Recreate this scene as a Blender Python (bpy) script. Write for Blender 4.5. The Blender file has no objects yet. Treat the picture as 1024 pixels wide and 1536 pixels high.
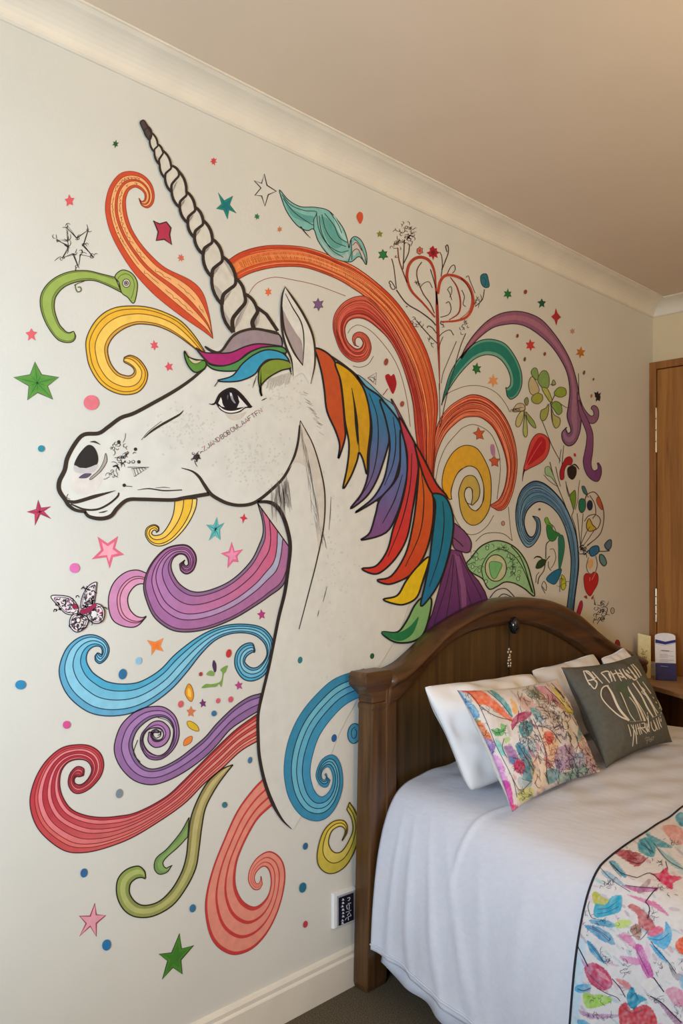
import bpy, bmesh, math, random
import numpy as np
from mathutils import Vector
random.seed(7); np.random.seed(7)
SC = bpy.context.scene
COL = SC.collection

# ------------------------------------------------------------------ camera
F_PX, HORIZ, HC, CX = 1250.0, 825.0, 1.45, 1.93
ANG = math.atan(1228.0 / F_PX)
SA, CA = math.sin(ANG), math.cos(ANG)
cam_d = bpy.data.cameras.new('camera'); cam = bpy.data.objects.new('camera', cam_d); COL.objects.link(cam)
cam.location = (CX, 0, HC); cam.rotation_euler = (math.pi/2, 0, ANG)
cam_d.sensor_fit = 'VERTICAL'; cam_d.sensor_height = 36.0
cam_d.lens = F_PX / 1536.0 * 36.0
cam_d.shift_y = (HORIZ - 768.0) / 1536.0
cam_d.clip_start = 0.02
SC.camera = cam

def ray(px, py):
    r = (px - 512.0) / F_PX; u = -(py - HORIZ) / F_PX
    return np.array([-SA + r*CA, CA + r*SA, u])
def at_x(px, py, x):                      # the point of the plane at distance x from the painted wall
    d = ray(px, py); t = (x - CX) / d[0]
    return np.array([x, t*d[1], HC + t*d[2]])
def at_y(px, py, y):
    d = ray(px, py); t = y / d[1]
    return np.array([CX + t*d[0], y, HC + t*d[2]])
def at_z(px, py, z):
    d = ray(px, py); t = (z - HC) / d[2]
    return np.array([CX + t*d[0], t*d[1], z])
def proj(P):
    P = np.asarray(P, float); X = P[..., 0]-CX; Y = P[..., 1]; Z = P[..., 2]-HC
    dep = -SA*X + CA*Y; rt = CA*X + SA*Y
    return np.stack([512 + F_PX*rt/dep, HORIZ - F_PX*Z/dep], -1)

# ------------------------------------------------------------------ colour + materials
def lin(c):
    a = np.array(c[:3], float)/255.0
    return np.where(a <= 0.04045, a/12.92, ((a+0.055)/1.055)**2.4)
def rgba(c): return tuple(lin(c)) + (1.0,)
MATS = {}
def new_mat(name):
    m = bpy.data.materials.new(name); m.use_nodes = True
    nt = m.node_tree; b = nt.nodes['Principled BSDF']; return m, nt, b
def nd(nt, t, **kw):
    n = nt.nodes.new(t)
    for k, v in kw.items(): setattr(n, k, v)
    return n
def flat(name, c, rough=0.6, metal=0.0, noise=0.06, scale=40, bump=0.0, spec=0.3, bscale=None, stretch=None, c2=None):
    if name in MATS: return MATS[name]
    m, nt, b = new_mat(name); L = nt.links.new
    tc = nd(nt, 'ShaderNodeTexCoord'); src = tc.outputs['Object']
    if stretch:
        mp = nd(nt, 'ShaderNodeMapping'); mp.inputs['Scale'].default_value = stretch; L(src, mp.inputs['Vector']); src = mp.outputs['Vector']
    n = nd(nt, 'ShaderNodeTexNoise'); n.inputs['Scale'].default_value = scale; n.inputs['Detail'].default_value = 5; L(src, n.inputs['Vector'])
    cr = nd(nt, 'ShaderNodeValToRGB'); cr.color_ramp.elements[0].position = 0.3; cr.color_ramp.elements[1].position = 0.7
    lo = np.array(c2 if c2 else [x*(1-noise) for x in c[:3]]); hi = [min(255, x*(1+noise)) for x in c[:3]]
    cr.color_ramp.elements[0].color = rgba(lo); cr.color_ramp.elements[1].color = rgba(hi)
    L(n.outputs['Fac'], cr.inputs['Fac']); L(cr.outputs['Color'], b.inputs['Base Color'])
    b.inputs['Roughness'].default_value = rough; b.inputs['Metallic'].default_value = metal; b.inputs['Specular IOR Level'].default_value = spec
    if bump:
        n2 = nd(nt, 'ShaderNodeTexNoise'); n2.inputs['Scale'].default_value = bscale or scale*3; n2.inputs['Detail'].default_value = 6; L(src, n2.inputs['Vector'])
        bp = nd(nt, 'ShaderNodeBump'); bp.inputs['Strength'].default_value = bump; bp.inputs['Distance'].default_value = 0.01
        L(n2.outputs['Fac'], bp.inputs['Height']); L(bp.outputs['Normal'], b.inputs['Normal'])
    MATS[name] = m; return m
def painted(name, rough=0.7, mottled=0.12, scale=55, bump=0.0, spec=0.25):   # reads the colour painted on the mesh, with pigment mottling
    m, nt, b = new_mat(name); L = nt.links.new
    at = nd(nt, 'ShaderNodeVertexColor', layer_name='paint')
    tc = nd(nt, 'ShaderNodeTexCoord'); n = nd(nt, 'ShaderNodeTexNoise'); n.inputs['Scale'].default_value = scale; n.inputs['Detail'].default_value = 6
    L(tc.outputs['Object'], n.inputs['Vector'])
    mr = nd(nt, 'ShaderNodeMapRange'); mr.inputs['From Min'].default_value = 0.25; mr.inputs['From Max'].default_value = 0.75
    mr.inputs['To Min'].default_value = 1-mottled; mr.inputs['To Max'].default_value = 1+mottled; L(n.outputs['Fac'], mr.inputs['Value'])
    mx = nd(nt, 'ShaderNodeVectorMath', operation='SCALE'); L(at.outputs['Color'], mx.inputs[0]); L(mr.outputs['Result'], mx.inputs['Scale'])
    L(mx.outputs['Vector'], b.inputs['Base Color']); b.inputs['Roughness'].default_value = rough; b.inputs['Specular IOR Level'].default_value = spec
    if bump:
        n2 = nd(nt, 'ShaderNodeTexNoise'); n2.inputs['Scale'].default_value = 900; L(tc.outputs['Object'], n2.inputs['Vector'])
        bp = nd(nt, 'ShaderNodeBump'); bp.inputs['Strength'].default_value = bump; bp.inputs['Distance'].default_value = 0.002
        L(n2.outputs['Fac'], bp.inputs['Height']); L(bp.outputs['Normal'], b.inputs['Normal'])
    return m
def wood(name, c1, c2, axis='z', rough=0.38, scale=1.0, spec=0.4):
    m, nt, b = new_mat(name); L = nt.links.new
    tc = nd(nt, 'ShaderNodeTexCoord'); mp = nd(nt, 'ShaderNodeMapping'); L(tc.outputs['Object'], mp.inputs['Vector'])
    s = [22*scale]*3; s['xyz'.index(axis)] = 1.1*scale; mp.inputs['Scale'].default_value = s
    n = nd(nt, 'ShaderNodeTexNoise'); n.inputs['Scale'].default_value = 1.6; n.inputs['Detail'].default_value = 8; n.inputs['Distortion'].default_value = 0.6; L(mp.outputs['Vector'], n.inputs['Vector'])
    n3 = nd(nt, 'ShaderNodeTexNoise'); n3.inputs['Scale'].default_value = 9; n3.inputs['Detail'].default_value = 4; L(mp.outputs['Vector'], n3.inputs['Vector'])
    ad = nd(nt, 'ShaderNodeMath', operation='MULTIPLY_ADD'); ad.inputs[1].default_value = 0.3; L(n3.outputs['Fac'], ad.inputs[0]); L(n.outputs['Fac'], ad.inputs[2])
    cr = nd(nt, 'ShaderNodeValToRGB'); cr.color_ramp.elements[0].position = 0.42; cr.color_ramp.elements[1].position = 0.85
    cr.color_ramp.elements[0].color = rgba(c1); cr.color_ramp.elements[1].color = rgba(c2)
    L(ad.outputs[0], cr.inputs['Fac']); L(cr.outputs['Color'], b.inputs['Base Color'])
    b.inputs['Roughness'].default_value = rough; b.inputs['Specular IOR Level'].default_value = spec
    bp = nd(nt, 'ShaderNodeBump'); bp.inputs['Strength'].default_value = 0.06; bp.inputs['Distance'].default_value = 0.004
    L(n3.outputs['Fac'], bp.inputs['Height']); L(bp.outputs['Normal'], b.inputs['Normal'])
    return m

# ------------------------------------------------------------------ object helpers
def tag(o, label=None, cat=None, group=None, kind=None):
    if label: o['label'] = label
    if cat: o['category'] = cat
    if group: o['group'] = group
    if kind: o['kind'] = kind
    return o
def empty(name, loc=(0, 0, 0), rz=0, **kw):
    o = bpy.data.objects.new(name, None); COL.objects.link(o); o.location = loc; o.rotation_euler = (0, 0, rz)
    o.empty_display_size = 0.05
    return tag(o, **kw)
def link(name, me, mat, parent=None, smooth=False, bevel=0.0, sub=0, **kw):
    o = bpy.data.objects.new(name, me); COL.objects.link(o)
    if mat: me.materials.append(mat)
    if parent is not None:
        o.parent = parent
        w = np.zeros(3); q = parent
        while q is not None: w += np.array(q.location); q = q.parent
        o.location = -w                     # meshes are written in room coordinates
    if smooth: me.polygons.foreach_set('use_smooth', [True]*len(me.polygons))
    if bevel:
        md = o.modifiers.new('bevel', 'BEVEL'); md.width = bevel; md.segments = 3; md.limit_method = 'ANGLE'
    if sub:
        md = o.modifiers.new('sub', 'SUBSURF'); md.levels = sub; md.render_levels = sub
    return tag(o, **kw)
def mesh(name, V, Fs, cols=None):
    me = bpy.data.meshes.new(name)
    me.from_pydata([tuple(map(float, v)) for v in V], [], [tuple(map(int, f)) for f in Fs]); me.update()
    if cols is not None:
        a = me.color_attributes.new('paint', 'FLOAT_COLOR', 'POINT')
        c = np.ones((len(V), 4), np.float32); c[:, :3] = np.asarray(cols, np.float32)
        a.data.foreach_set('color', c.ravel())
    return me
class MB:
    def __init__(s): s.V = []; s.F = []
    def add(s, V, Fs):
        k = len(s.V); s.V += [tuple(v) for v in V]; s.F += [tuple(i+k for i in f) for f in Fs]; return s
    def box(s, a, b):
        x0, y0, z0 = a; x1, y1, z1 = b
        return s.add([(x0,y0,z0),(x1,y0,z0),(x1,y1,z0),(x0,y1,z0),(x0,y0,z1),(x1,y0,z1),(x1,y1,z1),(x0,y1,z1)],
                     [(0,3,2,1),(4,5,6,7),(0,1,5,4),(1,2,6,5),(2,3,7,6),(3,0,4,7)])
    def loft(s, rings, closed=True, caps=True):
        n = len(rings[0]); V = [p for r in rings for p in r]; Fs = []
        for i in range(len(rings)-1):
            for j in range(n if closed else n-1):
                k = (j+1) % n
                Fs.append((i*n+j, i*n+k, (i+1)*n+k, (i+1)*n+j))
        if caps and closed: Fs += [tuple(range(n-1, -1, -1)), tuple(range((len(rings)-1)*n, len(rings)*n))]
        return s.add(V, Fs)
    def prism(s, poly, x0, x1):             # poly in (y,z), pushed out along x
        n = len(poly)
        V = [(x0, y, z) for y, z in poly] + [(x1, y, z) for y, z in poly]
        return s.add(V, [tuple(range(n-1, -1, -1)), tuple(range(n, 2*n))] + [(i, (i+1) % n, n+(i+1) % n, n+i) for i in range(n)])
    def tube(s, pts, r, n=10):
        pts = [np.array(p, float) for p in pts]; rings = []
        for i, p in enumerate(pts):
            d = pts[min(i+1, len(pts)-1)] - pts[max(i-1, 0)]; d /= np.linalg.norm(d)+1e-12
            u = np.cross(d, [0.3, 0.2, 1.0]); u /= np.linalg.norm(u)+1e-12; w = np.cross(d, u)
            rr = r[i] if hasattr(r, '__len__') else r
            rings.append([tuple(p + rr*(math.cos(a)*u + math.sin(a)*w)) for a in np.linspace(0, 2*math.pi, n, endpoint=False)])
        return s.loft(rings)
    def ball(s, c, r, nu=16, nv=10):
        r = np.array(r if hasattr(r, '__len__') else (r, r, r)); rings = []
        for i in range(nv+1):
            t = math.pi*i/nv; t = min(max(t, 0.02), math.pi-0.02)
            rings.append([tuple(np.array(c) + r*np.array([math.sin(t)*math.cos(a), math.sin(t)*math.sin(a), math.cos(t)])) for a in np.linspace(0, 2*math.pi, nu, endpoint=False)])
        return s.loft(rings)
    def build(s, name, mat, parent=None, **kw):
        me = mesh(name, s.V, s.F)
        bm = bmesh.new(); bm.from_mesh(me); bmesh.ops.recalc_face_normals(bm, faces=bm.faces); bm.to_mesh(me); bm.free()
        return link(name, me, mat, parent, **kw)

# ------------------------------------------------------------------ curves
def P(s): return np.array([[float(a) for a in t.split(',')] for t in s.split()])
def PP(s):                                # "ox,oy/ix,iy ..." -> two edges
    A = []; B = []
    for t in s.split():
        a, b = t.split('/'); A.append([float(v) for v in a.split(',')]); B.append([float(v) for v in b.split(',')])
    return np.array(A), np.array(B)
def cr(pts, n=6, closed=False):
    p = np.asarray(pts, float)
    if len(p) < 3: 
        return np.array([p[0] + (p[-1]-p[0])*t for t in np.linspace(0, 1, n+1)])
    if closed: q = np.vstack([p[-1], p, p[0], p[1]])
    else: q = np.vstack([2*p[0]-p[1], p, 2*p[-1]-p[-2]])
    out = []
    for i in range(1, len(q)-2):
        for t in np.linspace(0, 1, n, endpoint=False):
            a, b, c, d = q[i-1], q[i], q[i+1], q[i+2]
            out.append(0.5*((2*b) + (c-a)*t + (2*a-5*b+4*c-d)*t*t + (-a+3*b-3*c+d)*t**3))
    if not closed: out.append(p[-1])
    return np.array(out)

INK = (52, 42, 37)
DZ = 0.00012
class Art:                                # paint on the wall: coordinates are read off the picture and laid onto the wall plane
    def __init__(s, z=0, unp=None): s.V = []; s.F = []; s.C = []; s.z = z; s.unp = unp or s.wall
    def wall(s, p, z):
        q = at_x(p[0], p[1], 0.0); q[0] += 0.0004 + z*DZ; return q
    def raw(s, pts, faces, cols, z):
        k = len(s.V)
        for p in pts: s.V.append(s.unp(p, z))
        s.F += [tuple(i+k for i in f) for f in faces]
        c = np.asarray(cols, float)
        if c.ndim == 1: c = np.repeat(c[None], len(pts), 0)
        s.C += [lin(x) for x in c]
    def fill(s, pts, c, smooth=True, c2=None, p0=None, p1=None, n=5, edge=None, ew=1.4):
        q = cr(pts, n, True) if smooth else np.asarray(pts, float)
        if c2 is not None:
            p0 = np.array(p0, float); d = np.array(p1, float)-p0
            t = np.clip(((q-p0)@d)/(d@d), 0, 1)[:, None]; cc = np.array(c)*(1-t)+np.array(c2)*t
        else: cc = c
        s.z += 1; s.raw(q, [tuple(range(len(q)))], cc, s.z)
        if edge is not None: s.line(q, ew, edge, smooth=False, closed=True)
        return s
    def line(s, pts, w=1.4, c=INK, smooth=True, closed=False, n=6, dz=0.5):
        q = cr(pts, n, closed) if smooth else np.asarray(pts, float)
        if closed: q = np.vstack([q, q[:1]])
        keep = [0] + [i for i in range(1, len(q)) if np.linalg.norm(q[i]-q[i-1]) > 1e-3]; q = q[keep]
        if len(q) < 2: return s
        d = np.gradient(q, axis=0)
        if closed: d[0] = d[-1] = q[1]-q[-2]
        d /= np.linalg.norm(d, axis=1)[:, None]+1e-9
        nn = np.stack([-d[:, 1], d[:, 0]], 1)
        if hasattr(w, '__len__'): ww = np.interp(np.linspace(0, 1, len(q)), np.linspace(0, 1, len(w)), w)
        else: ww = np.full(len(q), w)
        a = q + nn*ww[:, None]/2; b = q - nn*ww[:, None]/2; m = len(q)
        s.raw(np.vstack([a, b]), [(i, i+1, m+i+1, m+i) for i in range(m-1)], c, s.z+dz); return s
    def band(s, pairs, strips, edge=INK, ew=1.6, inner=INK, iw=1.1, hair=0, hairc=None, n=6, ends=True, tr=(0, 1)):
        A, B = PP(pairs) if isinstance(pairs, str) else pairs
        A = cr(A, n); B = cr(B, n); m = len(A); s.z += 1
        tt = np.clip((np.linspace(0, 1, m)-tr[0])/(tr[1]-tr[0]), 0, 1)[:, None]
        for st in strips:
            t0, t1 = st[0], st[1]; c0 = np.array(st[2], float); c1 = np.array(st[3] if len(st) > 3 else st[2], float)
            a = A+(B-A)*t0; b = A+(B-A)*t1
            cc = c0*(1-tt)+c1*tt
            s.raw(np.vstack([a, b]), [(i, i+1, m+i+1, m+i) for i in range(m-1)], np.vstack([cc, cc]), s.z)
            if inner is not None and t0 > 0: s.line(a, iw, inner, smooth=False)
        for k in range(hair):
            t = random.random(); i0 = random.randint(0, int(m*.7)); i1 = min(m, i0+random.randint(m//5+2, m//2+3)); t2 = min(1, max(0, t+random.uniform(-.06, .06)))
            w = np.linspace(t, t2, i1-i0)[:, None]; q = A[i0:i1]+(B[i0:i1]-A[i0:i1])*w
            s.line(q, (.3, random.uniform(.7, 1.2), .3), hairc[k % len(hairc)], smooth=False, dz=.05+.02*k)
        if edge is not None:
            ed = .6+.02*hair; s.line(A, ew, edge, smooth=False, dz=ed); s.line(B, ew, edge, smooth=False, dz=ed)
            if ends:
                for i in (0, -1):
                    if np.linalg.norm(A[i]-B[i]) > 1: s.line([A[i], B[i]], ew, edge, dz=.6)
        return s
    def dot(s, cx, cy, rx, ry=None, c=(0, 0, 0), rot=0, edge=None, ew=1, n=22):
        ry = ry or rx; a = np.linspace(0, 2*math.pi, n, endpoint=False); r = math.radians(rot)
        x = rx*np.cos(a); y = ry*np.sin(a)
        return s.fill(np.stack([cx+x*math.cos(r)-y*math.sin(r), cy+x*math.sin(r)+y*math.cos(r)], 1), c, smooth=False, edge=edge, ew=ew)
    def star(s, cx, cy, r, k=5, c=(0, 0, 0), rot=-90, inner=.45, edge=None, ew=1, sx=1.0, jit=.12, seed=0):
        rr = random.Random(seed or int(cx*7+cy)); q = []
        for i in range(2*k):
            a = math.radians(rot+i*180/k); R = (r if i % 2 == 0 else r*inner)*(1+rr.uniform(-jit, jit)); q.append((cx+R*math.cos(a)*sx, cy+R*math.sin(a)))
        return s.fill(q, c, smooth=False, edge=edge, ew=ew)
    def scrib(s, cx, cy, w, h, n, seed=1, c=INK, lw=.8, k=5, rot=0):
        rr = random.Random(seed); ro = math.radians(rot)
        for i in range(n):
            x, y = rr.uniform(-w, w), rr.uniform(-h, h); q = []
            a = rr.uniform(0, 6.28); st = rr.uniform(1.5, 3.2); tw = rr.uniform(-1.6, 1.6)
            for j in range(k):
                q.append((cx+x*math.cos(ro)-y*math.sin(ro), cy+x*math.sin(ro)+y*math.cos(ro))); x += st*math.cos(a); y += st*math.sin(a); a += tw
            s.line(q, (lw*.5, lw, lw*.5), c, n=3)
        return s
    def text(s, txt, p0, p1, h, c=INK, lw=.8, c2=None):
        p0 = np.array(p0, float); p1 = np.array(p1, float); d = p1-p0; L = np.linalg.norm(d); d /= L; u = np.array([d[1], -d[0]]); stp = L/len(txt)
        for i, ch in enumerate(txt):
            for st in GLYPH.get(ch, []):
                q = [p0 + d*(stp*i+stp*.8*x) + u*h*y for x, y in st]
                s.line(q, lw, c if c2 is None or i % 2 else c2, smooth=False)
        return s
    def build(s, name, mat, parent=None, **kw):
        return link(name, mesh(name, s.V, s.F, s.C), mat, parent, **kw)
def _g(t): return [[tuple(int(c)/4 for c in pt) for pt in st.split()] for st in t.split('|')]
GLYPH = {k: _g(v) for k, v in {
 'A': '00 24 40|11 31', 'B': '00 04 24 33 22 02|22 31 20 00', 'D': '00 04 24 42 20 00', 'E': '40 00 04 44|02 32', 'F': '00 04 44|02 32', 'H': '00 04|40 44|02 42',
 'I': '20 24', 'J': '44 41 20 01', 'L': '04 00 40', 'M': '00 04 22 44 40', 'N': '00 04 40 44', 'O': '10 01 03 14 34 43 41 30 10', 'P': '00 04 34 43 32 02', 'R': '00 04 34 43 32 02|22 40',
 'S': '01 20 31 22 13 24 43', 'T': '04 44|24 20', 'U': '04 01 20 41 44', 'V': '04 20 44', 'W': '04 10 22 30 44', 'X': '00 44|04 40', 'Y': '04 22 44|22 20', 'Z': '04 44 00 40',
 '8': '12 03 14 34 43 32 12 01 10 30 41 32', '.': '10 11', 'o': '10 01 12 31 20', '-': '12 32', '4': '30 34 01 41', '0': '10 01 03 14 34 43 41 30 10', '1': '13 24 20'}.items()}
# ------------------------------------------------------------------ the mural
PAINT = painted('wall_paint_colours', rough=0.75, mottled=0.09, scale=38)
HEADPAINT = painted('unicorn_white_paint', rough=0.75, mottled=0.05, scale=22)
mural = empty('wall_mural', (0, 2.2, 0.3), label='large hand-painted unicorn mural with rainbow mane and coloured swirls on the wall', cat='mural')
M_ = PAINT
def bandpart(name, label, z, pairs, strips, extra=None, parent=None, **kw):
    a = Art(z); a.band(pairs, strips, **kw)
    if extra: extra(a)
    return a.build(name, M_, parent or mural, label=label)
RED, PEACH = (201, 78, 48), (236, 172, 112)
def e(a):
    A, B = PP(LEFTCORAL); A = cr(A); B = cr(B)
    for t in (.33, .68):
        q = A+(B-A)*t; q = q[len(q)//3:-6]
        for i in range(0, len(q)-3, 2):
            if random.random() < .8:
                j = random.uniform(-1.6, 1.6); a.line([q[i]+j, q[i]+(q[i+1]-q[i])*.5+[random.uniform(-2, 2), 2], q[i+1]-j, q[i+2]+j*.5], .7, (120, 60, 35), n=3)
LEFTCORAL = '208,298/208,297 212,308/212,302 221,312/216,300 229,305/217,296 231,291/216,290 226,275/210,284 213,262/202,281 195,257/194,285 178,262/190,292 164,281/188,303 158,305/190,322 159,325/197,343 166,350/209,363 180,378/226,383 200,408/248,402 230,441/286,421 267,471/304,440 305,497/313,470 319,508/318,500'
bandpart('swirl', 'coral ribbon swirl left of the horn', 2, LEFTCORAL, [(0, .22, RED), (.22, .44, PEACH), (.44, .56, RED), (.56, .82, PEACH), (.82, 1, RED)], e, edge=(150, 60, 38), ew=1, inner=(140, 62, 38), iw=.9)
# the long orange arch and its red inner curl
def e(a):
    A, B = PP(ARCH); A = cr(A); B = cr(B); n = len(A)
    for i in range(4, int(n*.62)):
        for f in (0, .5):
            if random.random() < .8:
                q0 = A[i]+(A[i+1]-A[i])*f; q1 = B[i]+(B[i+1]-B[i])*f; t0 = random.uniform(.3, .4); t1 = random.uniform(.58, .7)
                a.line([q0+(q1-q0)*t0, q0+(q1-q0)*t1+[random.uniform(-1.2, 1.2), 0]], .7, (150, 75, 30), smooth=False)
ARCH = '341,391/355,420 360,379/375,410 385,371/400,403 412,368/425,400 450,370/455,401 478,377/482,409 507,389/508,420 533,401/528,432 562,422/548,446 590,448/575,472 614,480/596,503 638,524/616,545 651,568/630,590 656,608/637,630 653,645/639,660 647,720/638,720'
bandpart('swirl', 'long orange arch sweeping over the unicorn', 1, ARCH, [(0, .26, (196, 72, 42)), (.26, .72, (226, 128, 66), (205, 92, 55)), (.72, 1, (198, 80, 46))], e, edge=(120, 48, 34), ew=1.2, inner=(160, 70, 35), iw=.9, hair=60, hairc=[(150, 48, 30), (240, 160, 104), (232, 140, 90)])
RCURL = '640,722/633,720 639,660/623,650 637,630/619,607 630,590/611,573 616,545/599,538 596,503/584,511 575,470/568,494 552,447/551,481 534,445/536,477 515,454/523,481 502,471/517,492 499,490/518,505 503,508/522,514 511,527/528,520 525,540/533,523 538,543/538,523 550,538/542,520 556,524/544,514 554,511/541,508 548,502/537,506 539,498/533,508 531,501/532,514 528,509/534,519 531,518/538,520'
bandpart('swirl', 'red spiral curl inside the orange arch', 2, RCURL, [(0, .35, (196, 74, 48), (186, 62, 58)), (.35, .7, (182, 58, 52), (212, 98, 84)), (.7, 1, (198, 80, 58), (190, 66, 60))], edge=(110, 42, 34), ew=1.2, inner=(135, 45, 38), iw=.8, hair=110, hairc=[(128, 38, 32), (226, 122, 96), (216, 106, 84), (150, 48, 40)])
a = Art(1)
a.line(P('370,445 385,425 410,416 440,420 475,428 518,444'), .9, (150, 78, 50)); a.line(P('521,500 528,491 540,488 560,500 585,530 600,560 610,600 615,640'), .8, (120, 70, 50))
a.line(P('529,549 540,551 552,546 560,534'), .9, (90, 60, 45)); a.build('pencil_line', M_, mural, label='thin brown guide lines beside the red curl')
R2 = '646,735/649,735 650,690/651,700 652,655/656,676 658,632/667,652 672,612/682,636 690,599/695,627 708,592/708,625 728,597/722,627 747,612/738,640 762,635/749,660 772,665/757,683 775,697/760,705 771,729/757,728 761,757/750,746 749,766/743,753 736,760/736,757'
bandpart('swirl', 'red hatched arch around the yellow spiral', 2, R2, [(0, .4, (198, 76, 50)), (.4, .7, (214, 104, 72)), (.7, 1, (196, 78, 52))], edge=(115, 42, 32), ew=1.3, inner=None, hair=100, hairc=[(130, 40, 30), (236, 150, 112), (226, 128, 92), (156, 54, 40)])
YSP = ('673,749 663,731 665,706 675,684 687,672 700,668 715,673 727,691 735,713 736,742 733,764 722,782 709,788 698,782 691,768 688,749 688,735 695,718 704,713 713,717 719,733 717,748 708,758',
       '677,749 676,738 680,722 687,708 695,702 704,699 714,703 721,715 725,730 725,748 720,760 714,766 707,764 702,758 698,750 696,743 697,736 700,732 704,731 707,734 708,740 708,748 706,757')
def e(a):
    a.line(P('706,757 699,753 696,742 698,733 703,731 708,735 708,744'), 1.1); a.line(P('677,749 676,735 684,713 695,702 704,699 715,704 723,720 725,738 722,757 714,766'), 1.1)
bandpart('swirl', 'golden yellow spiral disc', 2, (P(YSP[0]), P(YSP[1])), [(0, 1, (226, 166, 38), (186, 168, 92))], e, edge=(70, 52, 30), ew=1.3)
a = Art(1); G = (96, 68, 50)
a.line(P('653,720 658,695 669,669 686,649 695,641 712,637 735,650 747,677 750,700 749,717 745,749'), .9, G); a.line(P('678,768 687,786 698,799 707,802 718,799 731,788 740,773'), .9, G)
a.line(P('713,812 724,802 738,799 755,801 768,811'), 1, G); a.line(P('762,760 764,782 766,800 768,811'), .8, G); a.line(P('664,597 675,588 700,579 725,580 745,590 758,606 764,618'), .8, G)
a.dot(754, 785, 2.6, 3.4, (190, 140, 120), edge=G, ew=.7); a.build('pencil_line', M_, mural, label='thin brown rings around the yellow spiral')
# teal and purple arches, right
bandpart('swirl', 'teal hooked arch', 3, '662,608/662,606 666,588/671,587 677,555/688,562 697,527/708,541 717,512/724,533 737,509/738,533 757,516/750,539 772,535/760,552 781,557/765,566 782,577/765,576 776,592/763,580 766,599/760,582 760,594/758,581',
         [(0, .16, (96, 160, 140)), (.16, .78, (34, 122, 108)), (.78, 1, (110, 168, 146))], edge=INK, ew=1.3, inner=None)
def e(a):
    a.fill(P('866,588 873,608 880,619 886,624 890,622 889,616 886,613 888,609 893,609 897,615 897,626 892,634 885,635 877,628 871,618 866,604'), (142, 98, 132), edge=INK, ew=1.1)
    a.band('868,600/866,602 874,616/868,620 881,630/873,634 888,648/879,650 889,664/879,664 888,680/876,680 886,693/874,693 887,702/878,709 890,706/886,719 894,705/896,722 896,703/901,712 896,698/901,701 895,695/897,694', [(0, 1, (140, 88, 128), (112, 62, 122))], ew=1.1)
    a.line(P('867,560 868,590 872,610'), .9)
bandpart('swirl', 'tall purple arch with curled feet, rightmost swirl', 3, '690,537/692,538 700,517/703,523 713,499/719,506 730,482/738,492 749,471/756,487 771,467/774,486 792,470/791,491 812,480/809,503 831,501/827,520 848,527/842,542 859,552/851,563 867,585/854,587 869,605/852,608 871,628/850,625 869,648/855,642 862,664/855,648 852,669/851,650 844,662/850,648 842,650/848,643 848,642/850,641',
         [(0, .3, (150, 92, 112), (128, 92, 132)), (.3, .7, (172, 106, 122), (150, 116, 150)), (.7, 1, (150, 90, 118), (120, 84, 128))], e, edge=INK, ew=1.4, inner=None)
# blue hatched hook
BH = '858,934/847,932 862,894/853,885 867,855/856,846 867,832/854,822 864,805/848,795 856,779/838,773 844,754/825,759 828,735/812,753 813,724/803,754 799,722/795,760 785,731/789,768 777,746/786,778 773,768/786,788 775,793/789,798 782,812/793,804 791,821/798,805 801,815/802,800 809,801/804,792 810,787/804,784 807,777/801,778 798,774/799,775'
bandpart('swirl', 'blue hatched crook-shaped swirl', 3, BH, [(0, .5, (52, 92, 132), (74, 112, 160)), (.5, 1, (66, 122, 142), (80, 124, 174))], edge=(36, 40, 48), ew=1.4, inner=None, hair=120, hairc=[(36, 52, 78), (124, 168, 186), (110, 152, 190), (48, 70, 100)])
# left side swirls
def e(a):
    a.fill(P('178,424 172,416 176,409 185,405 197,410 205,422 205,437 200,455 191,446 182,439'), (150, 172, 86), edge=INK, ew=1.4)
    a.line(P('176,419 181,413 190,411 198,417 201,428 199,440 196,448'), .9, (80, 90, 40)); a.dot(189, 425, 5.6, 6.2, (226, 220, 208), edge=INK, ew=1.2); a.dot(189, 425, 3.4, 3.6, (150, 140, 130), edge=INK, ew=.9); a.dot(188.6, 424.8, 1.3, c=INK)
    a.line(P('112,427 113,433 116,438 121,436 120,431 116,431'), 1.6, (96, 106, 46)); a.line(P('111,428 117,425 126,422'), 1.2, (80, 88, 40))
bandpart('swirl', 'green swirl ending in a bird-like head', 4, '110,497/110,497 113,505/103,499 109,512/98,497 100,514/95,494 87,510/89,487 75,496/84,475 65,477/81,462 60,457/82,449 62,440/86,441 72,425/93,433 87,414/103,427 107,407/120,422 130,406/140,421 152,411/160,428 172,416/182,439',
         [(0, .13, (128, 146, 66)), (.13, .8, (150, 172, 84)), (.8, 1, (122, 140, 66))], e, edge=INK, ew=1.4, iw=.8, inner=(84, 96, 44))
YEL = '308,529/296,526 290,502/268,505 270,481/248,494 245,468/230,488 222,461/210,486 200,459/198,488 175,461/184,494 155,470/171,504 139,487/163,516 129,510/161,527 130,533/164,541 135,552/170,552 148,573/178,560 165,586/186,563 185,592/193,564 205,589/198,562 217,577/201,558 221,562/200,553 217,550/196,549 207,538/191,546 195,533/187,544 186,536/185,542'
bandpart('swirl', 'broad yellow swirl above the muzzle', 3, YEL, [(0, .16, (222, 184, 60), (226, 170, 50)), (.16, .42, (232, 178, 56)), (.42, .86, (238, 196, 92)), (.86, 1, (206, 156, 66))], edge=(92, 62, 30), ew=1.7, inner=(128, 88, 34), iw=1.4)
bandpart('swirl', 'small yellow curl under the jaw', 3, '295,748/262,749 293,762/261,763 285,780/258,776 273,797/251,790 257,812/243,800 240,819/236,803 226,815/230,803 218,803/227,800 220,792/229,796 230,787/232,795 237,790/234,797 238,796/234,799',
         [(0, .2, (238, 208, 110)), (.2, .6, (236, 188, 62)), (.6, 1, (240, 200, 92))], edge=INK, ew=1.5, iw=1.3)
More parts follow.
